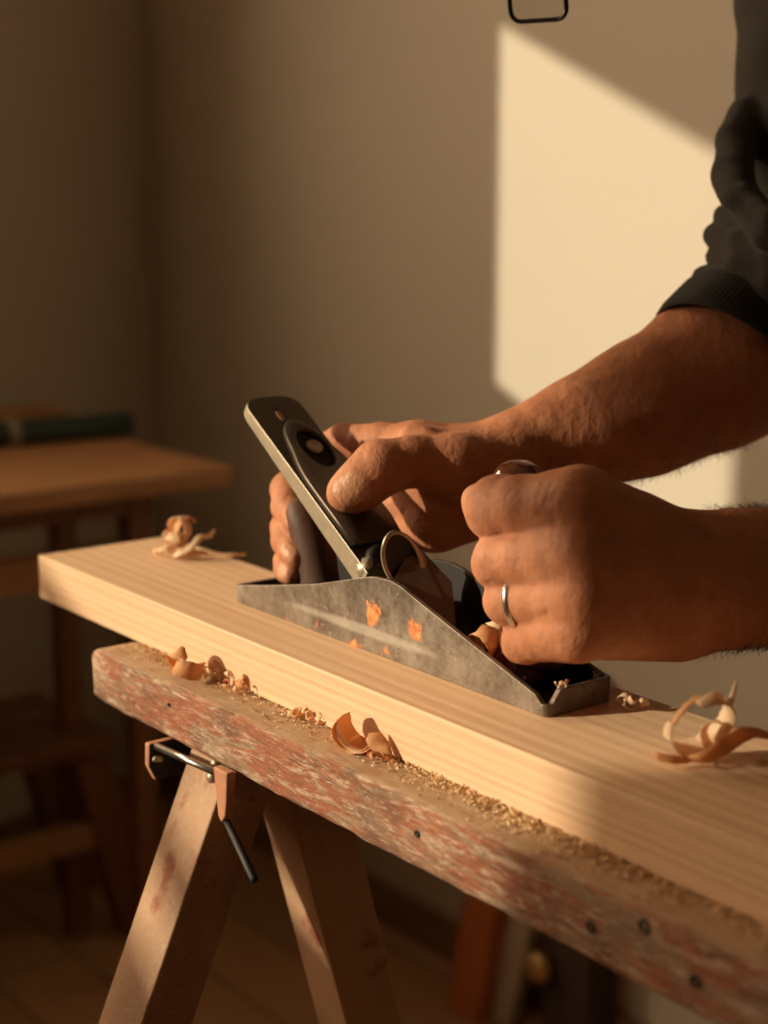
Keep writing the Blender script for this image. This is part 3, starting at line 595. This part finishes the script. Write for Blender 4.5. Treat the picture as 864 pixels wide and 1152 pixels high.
def polygonize(fn, lo, hi, h, B=10):
    lo = np.asarray(lo); n = np.ceil((np.asarray(hi)-lo)/(h*B)).astype(int); bs = h*B
    g = np.stack(np.meshgrid(*[np.arange(k) for k in n], indexing='ij'), -1).reshape(-1, 3); keep = []
    for i in range(0, len(g), 4000):
        c = lo+(g[i:i+4000]+.5)*bs; d = fn(c, False); keep.append(g[i:i+4000][np.abs(d) < bs*.95])
    keep = np.concatenate(keep); S = (n*B+3).astype(np.int64)
    ii = np.stack(np.meshgrid(*[np.arange(B+1)]*3, indexing='ij'), -1).reshape(-1, 3); ids, vs, ed = [], [], []
    corner = [(i, j, k) for i in (0, 1) for j in (0, 1) for k in (0, 1)]
    edges = [(a, b_) for a in range(8) for b_ in range(a+1, 8) if sum(x != y for x, y in zip(corner[a], corner[b_])) == 1]
    for blk in keep:
        base = blk*B; X = lo+(base+ii)*h; D = fn(X).reshape(B+1, B+1, B+1)
        sg = D < 0
        if sg.all() or not sg.any(): continue
        C8 = np.stack([D[i:B+i, j:B+j, k:B+k] for i, j, k in corner], -1); s8 = C8 < 0; act = s8.any(-1) & ~s8.all(-1); idx = np.argwhere(act)
        if not len(idx): continue
        c8 = C8[act]; acc = np.zeros((len(idx), 3)); cnt = np.zeros(len(idx))
        for a, b_ in edges:
            m = (c8[:, a] < 0) != (c8[:, b_] < 0); t = np.where(m, c8[:, a]/np.where(m, c8[:, a]-c8[:, b_], 1), 0)
            pa, pb = np.array(corner[a], float), np.array(corner[b_], float); acc += m[:, None]*(pa+t[:, None]*(pb-pa)); cnt += m
        cell = idx+base; ids.append((cell[:, 0]*S[1]+cell[:, 1])*S[2]+cell[:, 2]); vs.append(lo+(cell+acc/cnt[:, None])*h)
        s0 = c8[:, 0] < 0
        for ax, ci in ((0, 4), (1, 2), (2, 1)):
            m = s0 != (c8[:, ci] < 0)
            if m.any(): ed.append(np.column_stack([cell[m], np.full(m.sum(), ax), s0[m]]))
    ids = np.concatenate(ids); vs = np.concatenate(vs); o = np.argsort(ids); ids = ids[o]; vs = vs[o]; ed = np.concatenate(ed); F = []
    key = lambda c: (c[:, 0]*S[1]+c[:, 1])*S[2]+c[:, 2]
    for ax in range(3):
        e = ed[ed[:, 3] == ax]; u, v = (ax+1) % 3, (ax+2) % 3; q = []; ok = np.ones(len(e), bool)
        for du, dv_ in ((1, 1), (0, 1), (0, 0), (1, 0)):
            c = e[:, :3].copy(); c[:, u] -= du; c[:, v] -= dv_; kk = key(c); p = np.clip(np.searchsorted(ids, kk), 0, len(ids)-1); ok &= ids[p] == kk; q.append(p)
        q = np.stack(q, 1); fl = e[:, 4] == 0; q[fl] = q[fl][:, ::-1]; F.append(q[ok])
    return vs, np.concatenate(F)
def PX(r, d): return r*d/FPX
def CP(px, py, d, r): return (cam(px, py, d), PX(r, d))
# ---- near (left) hand gripping the knob
N = Field()
fing = [
 [(652,560,.756,33), (622,565,.764,33), (590,569,.776,34), (562,572,.790,37), (556,576,.812,31), (574,580,.832,27), (606,584,.834,22)],
 [(656,620,.753,32), (622,625,.762,31), (592,628,.775,31), (566,631,.789,33), (560,634,.812,28), (578,638,.832,25), (610,640,.834,21)],
 [(656,670,.756,29), (628,673,.764,27), (602,674,.776,27), (576,675,.789,29), (571,676,.810,26), (587,680,.829,23), (614,682,.831,19)],
 [(648,713,.760,27), (626,716,.768,24), (608,718,.778,24), (592,720,.789,26), (588,724,.806,22), (600,732,.822,19), (622,738,.824,16)]]
N.grp(.003)
for f in fing:
    N.grp(.0018); N.chain([CP(*p) for p in f], .004)
N.grp(.010)
for a, c in (((650,563,.754,33), (802,616,.800,30)), ((655,618,.750,33), (806,636,.795,34)), ((656,668,.753,31), (806,660,.796,34)), ((650,712,.762,29), (802,688,.800,34)),
             ((614,590,.777,22), (624,700,.780,21)), ((655,706,.785,36), (762,704,.806,41)), ((700,630,.790,50), (800,650,.800,50)), ((668,640,.782,48), (700,600,.790,44)),
             ((622,594,.768,22), (664,594,.757,28)), ((622,648,.768,22), (664,646,.756,28)), ((628,692,.773,21), (664,692,.760,27)), ((672,580,.765,36), (700,600,.777,38)), ((675,640,.762,36), (705,645,.774,38)), ((672,690,.766,34), (700,690,.778,36))):
    N.cap(*[x for q in [(CP(*a)[0], CP(*c)[0], CP(*a)[1], CP(*c)[1])] for x in q], .012)
N.grp(.006); N.chain([CP(770,630,.832,40), CP(700,590,.838,32), CP(640,570,.843,24), CP(580,566,.838,21), CP(548,562,.822,17), CP(535,561,.812,15)], .006)
N.grp(.014); N.chain([CP(790,628,.800,44), CP(840,620,.806,42), CP(900,612,.82,46), CP(1010,600,.835,66), CP(1230,585,.85,82)], .012)
N.chain([CP(790,676,.800,42), CP(840,678,.806,44), CP(900,676,.82,50), CP(1010,672,.835,68), CP(1230,650,.85,82)], .012)
N.chain([CP(800,652,.79,30), CP(880,648,.80,36), CP(1010,640,.81,60)], .012)
# ---- far (right) hand on the rear handle and blade
R = Field()
R.grp(.003)
R.grp(.0018); R.chain([CP(470,506,.962,27), CP(430,498,.975,22), CP(388,499,.992,22), CP(358,512,1.004,21), CP(345,545,1.004,19), CP(350,575,.992,17)], .004)
R.grp(.0018); R.chain([CP(472,535,.962,26), CP(400,530,.998,22), CP(352,540,1.014,22), CP(325,551,1.004,20), CP(325,570,.985,19), CP(336,588,.966,16), CP(341,595,.960,13)], .004)
R.grp(.0015); R.chain([CP(478,565,.962,25), CP(400,580,.998,20), CP(350,588,1.007,20), CP(324,594,.994,19), CP(324,608,.975,18), CP(331,622,.960,16), CP(333,628,.956,13)], .004)
R.grp(.0015); R.chain([CP(485,592,.955,23), CP(410,622,.988,17), CP(350,630,.992,17), CP(326,632,.984,17.5), CP(325,640,.968,16), CP(328,646,.958,13.5)], .004)
R.grp(.012)
for a, c in (((470,503,.960,27), (585,508,.965,32)), ((472,535,.960,28), (585,515,.965,36)), ((478,562,.958,28), (585,522,.965,34)), ((486,588,.952,24), (575,545,.960,36)), ((500,592,.945,26), (575,556,.958,36)), ((500,535,.945,38), (570,522,.955,42))):
    R.cap(CP(*a)[0], CP(*c)[0], CP(*a)[1], CP(*c)[1], .012)
R.grp(.006); R.chain([CP(570,520,.945,34), CP(512,524,.930,35), CP(462,519,.921,27), CP(427,527,.915,30.5), CP(405,546,.914,27), CP(391,555,.914,24)], .006)
R.cap(cam(462,492,.938), cam(478,493,.934), .0062, .0058, .008)
R.cap(cam(470,497,.945), cam(560,503,.948), .0080, .0080, .012)
R.grp(.014); R.chain([CP(585,510,.962,37), CP(620,496,.966,46), CP(660,482,.972,57), CP(718,461,.985,70), CP(822,405,1.012,88), CP(950,300,1.06,84)], .014)
R.cap(cam(583,495,.955), cam(607,482,.957), PX(25, .955), PX(24, .957), .012)
R.cap(cam(690,490,.970), cam(800,440,1.0), PX(48, .97), PX(66, 1.0), .012)
# knuckle creases carved as shallow grooves, and finger nails
creases = []
def groove(pts, r, dep): creases.append(([np.asarray(p) for p in pts], r, dep))
for a, c in (((408,504,.900), (440,516,.896)), ((402,514,.899), (434,527,.896)), ((398,524,.899), (428,540,.897))): groove([cam(*a), cam((a[0]+c[0])/2, (a[1]+c[1])/2-2, a[2]-.002), cam(*c)], .0016, .0006)
for P3 in (((602,581,.750),(572,593,.758),(543,604,.780)), ((604,641,.748),(575,652,.756),(548,659,.782)), ((614,692,.753),(590,700,.764))): groove([cam(*q) for q in P3], .0015, .0030)
for (a, c) in (((535,552,.777), (560,546,.772)), ((540,582,.779), (556,590,.776)), ((556,612,.770), (568,640,.770)), ((572,655,.775), (577,668,.774))): groove([cam(*a), cam(*c)], .0014, .0004)
nails = [(cam(395,551,.902), nrm(cam(389,556,.905)-cam(424,527,.905)), .0098, .0088), (cam(318,616,.950), nrm(cam(333,628,.956)-cam(324,608,.975)), .0055, .0042), (cam(315,645,.951), nrm(UP*-1), .005, .0038), (cam(330,588,.957), nrm(cam(341,595,.96)-cam(325,570,.985)), .0055, .0042)]
def segd(X, p, q): ab = q-p; t = np.clip(((X-p)@ab)/(ab@ab), 0, 1); return np.sqrt(((X-p-t[:, None]*ab)**2).sum(1))
def detail(F0):
    def fn(X, cull=True):
        D = F0(X, cull)
        if cull:
            for pts, r, dep in creases:
                if np.linalg.norm(X.mean(0)-pts[0]) > .06: continue
                for p, q in zip(pts[:-1], pts[1:]): D = D+dep*np.exp(-(segd(X, p, q)/r)**2)
            # low tendons and veins across the back of the near hand
        return D
    return fn
for mcp, w_ in (((652,560,.722), (780,612,.765)), ((656,620,.718), (782,635,.758)), ((656,670,.722), (782,660,.760))):
    pass
# ---- torso, upper arms, head (mostly above and right of the picture)
Sf, Sn = lvl(.362, 1.15, .25), lvl(.43, .72, .235); Ef, En = cam(950, 300, 1.06), cam(1230, 617, .85)
neck0 = (Sf+Sn)/2+UP*.045; hips = lvl(.72, .97, -.15); HC = lvl(.125, .945, .240)
g = nrm(RT*-.30+FW*-.32-UP*.90); cr = nrm(RT*-.93+UP*.30+FW*.05); cr = nrm(cr-(cr@g)*g); la = np.cross(cr, g)
def hd(a, b_, c): return HC+g*a+cr*b_+la*c
T = Field(); T.grp(.02)
T.chain([(Sf, .055), (Ef, .043)], .02); T.chain([(Sn, .055), (En, .043)], .02)
T.cap(Sf, Sn, .058, .058, .03); T.cap((Sf+Sn)/2-UP*.03+RT*.03, hips, .105, .11, .05); T.cap((Sf+Sn)/2+RT*.03, hips+FW*.07, .09, .10, .04); T.cap((Sf+Sn)/2+RT*.03, hips-FW*.07, .09, .10, .04)
T.cap(neck0+RT*.02, hd(-.02, -.075, 0), .058, .052, .03)
T.grp(.015); T.cap(hd(.0, .03, 0), hd(-.03, .02, 0), .078, .080, .03); T.cap(hd(.035, -.045, 0), hd(.045, -.075, 0), .050, .034, .03); T.cap(hd(.0, -.05, 0), hd(.0, -.06, 0), .052, .045, .03)
T.cap(hd(.078, .012, -.03), hd(.078, .012, .03), .014, .014, .012)        # brow
T.cap(hd(.083, .0, 0), hd(.106, -.030, 0), .008, .0125, .010); T.cap(hd(.094, -.033, -.010), hd(.094, -.033, .010), .007, .007, .006)   # nose
T.cap(hd(.084, -.058, -.018), hd(.084, -.058, .018), .006, .006, .006); T.cap(hd(.081, -.067, -.014), hd(.081, -.067, .014), .0065, .0065, .006)  # lips
for sd in (-1, 1):
    T.cap(hd(-.005, .004, sd*.079), hd(-.010, -.030, sd*.076), .012, .009, .006)      # ear
    T.cap(hd(.068, -.004, sd*.032), hd(.069, -.004, sd*.033), .0125, .0125, .004)     # eye
vs_all, fs_all, off = [], [], 0
for fn_, F0, h_ in ((detail(N), N, .0013), (detail(R), R, .0017), (T, T, .0048)):
    lo, hi = F0.bounds(); v, f = polygonize(fn_, lo, hi, h_); vs_all.append(v); fs_all.append(f+off); off += len(v)
V = np.concatenate(vs_all); Fc = np.concatenate(fs_all)
PB = lvl(.72, .97, 0); PB[2] = FZ
per = empty('person', PB, 'person in a charcoal sweatshirt with pushed-up sleeves, bending over the board and holding the hand plane with both hands', 'person')
per['label'] = 'person in charcoal sweatshirt gripping the hand plane with both hands'
body_ = link('body', V, Fc, M['skin'], per, smooth=True)
me = body_.data
tone = np.zeros(len(V)); cre = np.zeros(len(V))
for c, ax, la_, lb in nails:
    d = V-c; t = d@ax; vdir = FW; s_ = d-np.outer(t, ax); vd = nrm(FW-(FW@ax)*ax); dep = s_@vd; sl = np.sqrt(np.maximum((s_**2).sum(1)-dep**2, 0))
    q = np.abs(t/la_)**2.6+np.abs(sl/lb)**2.6; tone = np.maximum(tone, np.clip((1.08-q)*5, 0, 1)*(np.abs(dep) < .009))
    rim = np.clip(1-np.abs(q-1.12)*5, 0, 1)*(np.abs(dep) < .009); cre = np.maximum(cre, rim*.55)
for pts, r, dep in creases:
    for p, q in zip(pts[:-1], pts[1:]): cre = np.maximum(cre, np.exp(-(segd(V, p, q)/.0009)**2)*.8)  # paints shade along the carved grooves
for nm, arr in (('tone', tone), ('crease', cre)):
    at = me.attributes.new(nm, 'FLOAT_COLOR', 'POINT'); buf = np.ones((len(V), 4), np.float32); buf[:, :3] = arr[:, None]; at.data.foreach_set('color', buf.ravel())
# ---- ring on the near hand
c0, c1 = cam(576, 675, .789), cam(606, 673.5, .7765); ra = nrm(RT*.86-FW*.46+UP*.17); rc = c0*.78+c1*.22; rr_ = PX(31.2, .789)
u = nrm(np.cross(ra, UP)); w_ = np.cross(ra, u); b = MB(); R_ = []
for t in np.linspace(0, 2*math.pi, 64, endpoint=False):
    e = math.cos(t)*u+math.sin(t)*w_; R_.append([rc+e*(rr_+x)+ra*y for x, y in ((-.0012, -.0016), (.0006, -.0017), (.0012, -.0010), (.0014, 0), (.0012, .0010), (.0006, .0017), (-.0012, .0016))])
b.loft(R_, closed_u=True); tag(b.build('ring', M['steel'], per, smooth=True), 'plain silver band')
# ---- sweatshirt
G = Field(); G.grp(.006)
G.chain([CP(882,335,1.030,68), CP(905,300,1.045,80)], .006)
def ridge(r, *P):
    G.grp(.0028); G.chain([CP(x, y, d, r) for x, y, d in P], .004)
ridge(15, (792,312,1.02), (822,312,.985), (862,326,.965), (905,350,.958), (950,380,.958))
ridge(14, (806,290,1.025), (832,294,.985), (870,310,.965), (912,336,.958), (950,360,.958))
ridge(15, (806,266,1.03), (832,272,.988), (870,290,.966), (912,316,.958), (950,340,.958))
ridge(13, (816,244,1.035), (845,254,.99), (885,278,.966), (925,300,.958))
ridge(12, (850,330,.968), (890,346,.958), (930,372,.955))
G.grp(.006); G.chain([CP(905,300,1.05,80), CP(935,230,1.07,88)], .01)
ridge(23, (842,132,1.035), (828,160,1.02), (823,195,1.00), (836,230,.975), (868,260,.955), (915,285,.945), (960,300,.945))
ridge(10, (838,215,.965), (868,243,.945), (910,266,.940))
G.grp(.004); G.chain([CP(936,215,1.070,84), CP(930,150,1.048,96), CP(934,70,1.056,102), CP(940,-20,1.070,108), (Sf-UP*.03, .066), (Sf, .068)], .01)
G.chain([CP(880,60,0.983,12), CP(905,120,0.977,14), CP(940,170,0.977,16)], .008)
G.grp(.02); G.cap(Sf, Sn, .070, .070, .03); G.cap((Sf+Sn)/2-UP*.03+RT*.03, hips, .118, .122, .05); G.cap((Sf+Sn)/2+RT*.03, hips+FW*.07, .105, .112, .04); G.cap((Sf+Sn)/2+RT*.03, hips-FW*.07, .105, .112, .04)
G.cap(neck0+RT*.03-UP*.01, neck0+RT*-.01+UP*.012, .070, .062, .03)
G.chain([(Sn, .068), ((Sn+En)/2, .060), (En, .056), (cam(1120, 628, .845), .047)], .02)
for q in range(5): G.chain([(En+(cam(1120,628,.845)-En)*(.1+.2*q)+UP*.01, .052), (En+(cam(1120,628,.845)-En)*(.13+.2*q)-UP*.02, .050)], .004)
def shirt(X, cull=True):
    D = G(X, cull)
    if cull: D = D+.0011*np.sin(X[:, 2]*95+7*np.sin(X[:, 0]*17+X[:, 1]*11))*np.sin(X[:, 0]*43+X[:, 1]*31)
    for pts, r, dep in folds:
            if np.linalg.norm(X.mean(0)-pts[0]) > .14: continue
            for p, q in zip(pts[:-1], pts[1:]): D = D+dep*np.exp(-(segd(X, p, q)/r)**2)
    return D
def fold(r, dep, *P): folds.append(([cam(*p) for p in P], r, dep))
folds = []
fold(.006, .007, (836,128,1.005), (836,165,0.977), (846,200,0.950), (875,222,0.936)); fold(.005, .006, (806,236,0.994), (835,258,0.950), (875,290,0.939))
fold(.0035, .004, (793,252,0.999), (812,268,0.967), (850,288,0.945), (880,305,0.945)); fold(.0035, .004, (790,278,0.999), (812,292,0.967), (850,306,0.947), (880,322,0.945))
fold(.0035, .004, (786,300,1.005), (815,304,0.972), (860,322,0.954)); fold(.004, .004, (838,20,0.967), (852,70,0.954), (880,110,0.945)); fold(.004, .003, (850,-10,0.956), (868,40,0.945))
lo, hi = G.bounds(); v, f = polygonize(shirt, lo, hi, .003)
sw = link('sweatshirt', v, f, M['shirt'], per, smooth=True)
def cuff(c0, h0, c1, h1, thick, wdep, name='cuff', wv=None):
    b = MB(); R_ = []; c0, h0, c1, h1 = map(np.asarray, (c0, h0, c1, h1)); ax = c1-c0; n = 330
    dp0 = nrm(np.cross(ax, h0)); 
    for s_, q in ((.10, -thick*1.6), (.0, -thick), (-.03, -.3*thick), (.0, .4*thick), (.15, .7*thick), (.4, .75*thick), (.7, .75*thick), (.92, .2*thick), (1.04, -1.5*thick)):
        c = c0+ax*s_; hv = h0+(h1-h0)*s_; hl = np.linalg.norm(hv); r = []
        for t in np.linspace(0, 2*math.pi, n, endpoint=False):
            rib = .00038*math.cos(t*110) if .1 < s_ < .95 and q > 0 else 0
            e = math.cos(t)*hv/hl*(hl+q+rib)+math.sin(t)*(dp0 if wv is None else nrm(wv))*(wdep+q+rib)
            r.append(c+e)
        R_.append(r)
    b.loft(R_, caps=False); return tag(b.build(name, M['cuff'], per, smooth=True), 'dark ribbed cuff')
cc0, cc1 = cam(823, 410, 1.008), cam(858, 370, 1.030)
cuff(cc0, cam(742, 350, 1.0)-cc0, cc1, cam(785, 308, 1.022)-cc1, .0022, .060, wv=-FW*.040+UP*.018+RT*.004)
q0, q1 = cam(1085, 630, .838), cam(1125, 628, .845); cuff(q0, UP*.049, q1, UP*.050, .0022, .046)
# ---- hair, glasses, trousers, boots
Hf = Field(); Hf.grp(.02); Hf.cap(hd(-.012, .045, 0), hd(-.045, .01, 0), .078, .080, .03); Hf.cap(hd(-.05, .0, 0), hd(-.05, -.05, 0), .070, .050, .03)
for sd in (-1, 1): Hf.cap(hd(.0, .03, sd*.05), hd(.0, .0, sd*.062), .03, .018, .02)
lo, hi = Hf.bounds(); v, f = polygonize(lambda X, c=True: Hf(X, c)+(.0015*np.sin(X[:, 0]*300)*np.sin(X[:, 1]*260)*np.sin(X[:, 2]*280) if c else 0), lo, hi, .004)
link('hair', v, f, M['hair'], per, smooth=True)
gl = bpy.data.objects.new('glasses', None)
def lens_frame(m, c, ux, uy, hw, hh, r, th):
    pr = rr(hw, hh, r, 7); P = [c+ux*x+uy*y for x, y in pr]; nz_ = nrm(np.cross(ux, uy)); R_ = []
    for k in range(len(P)):
        t = nrm(P[(k+1) % len(P)]-P[k-1]); s_ = np.cross(t, nz_)
        R_.append([P[k]+th*(math.cos(a)*s_+math.sin(a)*nz_) for a in np.linspace(0, 2*math.pi, 8, endpoint=False)])
    m.loft(R_, closed_u=True); return P
b = MB(); gd = .945; ux = nrm(RT*.82+FW*-.57); uy = nrm(UP*.96+RT*-.03+FW*-.25); uy = nrm(uy-(uy@ux)*ux)
gcx = cam(604, -6, gd); hw_ = .0185; cL = gcx; P1 = lens_frame(b, cL, ux, uy, hw_, .0145, .0065, .0014); cR = cL+FW*.050+RT*-.002+UP*.034; 
P2 = lens_frame(b, cR, ux, uy, hw_, .0145, .0065, .0014)
b.tube([cL+uy*.009+FW*.008+UP*.006, (cL+cR)/2+UP*.008, cR-FW*.012+uy*.004], .0012, 8)
b.tube([cL+ux*hw_+uy*.008, hd(.03, .006, -.082), hd(-.012, .006, -.084), hd(-.03, -.015, -.08)], .0012, 8)
b.tube([cR+ux*hw_+uy*.008, hd(.03, .006, .082), hd(-.012, .006, .084), hd(-.03, -.015, .08)], .0012, 8)
go = tag(b.build('glasses', M['frame'], per, smooth=True), 'thin black spectacle frame')
for c in (cL, cR):
    m = MB(); nz_ = nrm(np.cross(ux, uy)); P = [c+ux*x+uy*y for x, y in rr(hw_, .0145, .0065, 7)]; k = len(P); m.add([p+nz_*.0003 for p in P]+[p-nz_*.0003 for p in P], [tuple(range(k)), tuple(range(2*k-1, k-1, -1))]+[(j, k+j, k+(j+1) % k, (j+1) % k) for j in range(k)]); m.build('lens', M['glass'], go)
Tr = Field(); Tr.grp(.03); Tr.cap(hips+FW*.06, hips-FW*.06, .118, .118, .03)
for sd in (-1, 1):
    f_ = hips+FW*sd*.10; k_ = lvl(.70, .97+sd*.12, -.62); a_ = lvl(.76, .97+sd*.13, -1.04); Tr.grp(.02); Tr.chain([(f_-UP*.03, .095), (k_, .070), (a_, .055)], .02)
lo, hi = Tr.bounds(); v, f = polygonize(Tr, lo, hi, .006); link('trousers', v, f, M['trousers'], per, smooth=True)
for sd in (-1, 1):
    Sh = Field(); Sh.grp(.02); a_ = lvl(.78, .97+sd*.13, 0); a_[2] = FZ+.05; t_ = a_-RT*.17; t_[2] = FZ+.034
    Sh.cap(a_, t_, .045, .034, .02); Sh.cap(a_, a_+UP*.06, .045, .042, .02)
    lo, hi = Sh.bounds(); v, f = polygonize(lambda X, c=True: np.maximum(Sh(X, c), FZ+.002-X[:, 2]), lo, hi, .005); link('boot', v, f, M['shoe'], per, smooth=True)
# ---- fine dark hair on both forearms
def hairs(F0, segs, n, name, ln=(.004, .010)):
    m = MB(); X, AX, D_ = [], [], []
    while len(X) < n:
        p, q, r, wgt = segs[rng.integers(len(segs))]; t = rng.uniform(); ax = nrm(q-p); d = nrm(rng.normal(0, 1, 3)); d = nrm(d-(d@ax)*ax)
        if d@wgt < rng.uniform(-.2, .7): continue
        X.append(p+(q-p)*t+d*r*.5); AX.append(ax); D_.append(d)
    X, AX, D_ = map(np.array, (X, AX, D_))
    for _ in range(12): X = X+D_*F0(X, False)[:, None]*.9
    e = 1e-4; G_ = np.stack([F0(X+e*k, False)-F0(X-e*k, False) for k in np.eye(3)], 1); G_ /= np.linalg.norm(G_, axis=1)[:, None]
    for x, gr, ax in zip(X, G_, AX):
        L = rng.uniform(*ln); dr = nrm(gr*rng.uniform(.35, .8)+(-ax)*rng.uniform(.5, 1)+rng.normal(0, .35, 3)); s_ = nrm(np.cross(dr, gr)+1e-6)*.00012
        a = x-gr*.0004; b_ = a+dr*L*.55; c2 = a+dr*L-gr*L*.15
        m.add([a-s_, a+s_, b_+s_*.8, b_-s_*.8, c2, a+gr*.0001, b_+gr*.0001], [(0, 1, 2, 3), (3, 2, 4), (0, 5, 6, 3), (1, 5, 6, 2), (3, 6, 4)])
    return tag(m.build(name, M['armhair'], body_, smooth=False), 'short dark hairs', kind='stuff')
hairs(R, [(cam(540,515,.960), cam(620,496,.966), .02, UP*.95-FW*.2), (cam(620,496,.966), cam(718,461,.985), .03, UP*.8-FW*.4), (cam(718,461,.985), cam(800,415,1.005), .036, UP*.7-FW*.5)], 3000, 'arm_hair')
hairs(N, [(cam(790,640,.80), cam(870,640,.80), .028, UP*.3-FW*.9), (cam(830,640,.80), cam(930,640,.81), .03, UP*.5-FW*.8)], 5000, 'arm_hair', (.003, .008))
SKY = 18.
# ------------------------------------------------------------------ light and camera
sun = bpy.data.lights.new('sun', 'SUN'); so = bpy.data.objects.new('sun', sun); COL.objects.link(so)
el = math.radians(18.2); dv = Vector((.519*math.cos(el), .855*math.cos(el), -math.sin(el)))
so.rotation_euler = dv.to_track_quat('-Z', 'Y').to_euler(); sun.energy = 4.1; sun.angle = math.radians(.8); sun.color = (1., .83, .57)
for k, (t0, t1, z0, z1) in enumerate(WIN):      # portals: the sky is sampled through each window opening
    L = bpy.data.lights.new('window_daylight', 'AREA'); lo = bpy.data.objects.new('window_daylight', L); COL.objects.link(lo)
    L.shape = 'RECTANGLE'; L.size = t1-t0; L.size_y = z1-z0; L.cycles.is_portal = True
    lo.location = tuple(W0+wd*(t0+t1)/2+UP*(z0+z1)/2-wn*.14)
    lo.rotation_euler = Vector(wn).to_track_quat('-Z', 'Y').to_euler()
w = bpy.data.worlds.new('sky'); SC.world = w; w.use_nodes = True; bg = w.node_tree.nodes['Background']; bg.inputs[0].default_value = (1., .72, .45, 1); bg.inputs[1].default_value = SKY
cd = bpy.data.cameras.new('camera'); co = bpy.data.objects.new('camera', cd); COL.objects.link(co); SC.camera = co
cd.sensor_fit = 'VERTICAL'; cd.sensor_height = 36; cd.sensor_width = 27; cd.lens = FPX/1152*36; cd.clip_start = .05
co.location = tuple(CAM); fwd = Vector(FW*math.cos(TH)-UP*math.sin(TH)); co.rotation_euler = fwd.to_track_quat('-Z', 'Y').to_euler()
cd.dof.use_dof = True; cd.dof.focus_distance = .85; cd.dof.aperture_fstop = 5.4
SC.view_settings.view_transform = 'Standard'; SC.view_settings.look = 'None'; SC.view_settings.gamma = 1; SC.view_settings.exposure = 0; SC.view_settings.use_curve_mapping = False
SC.cycles.max_bounces = 8; SC.cycles.use_denoising = True; SC.cycles.sample_clamp_indirect = 6
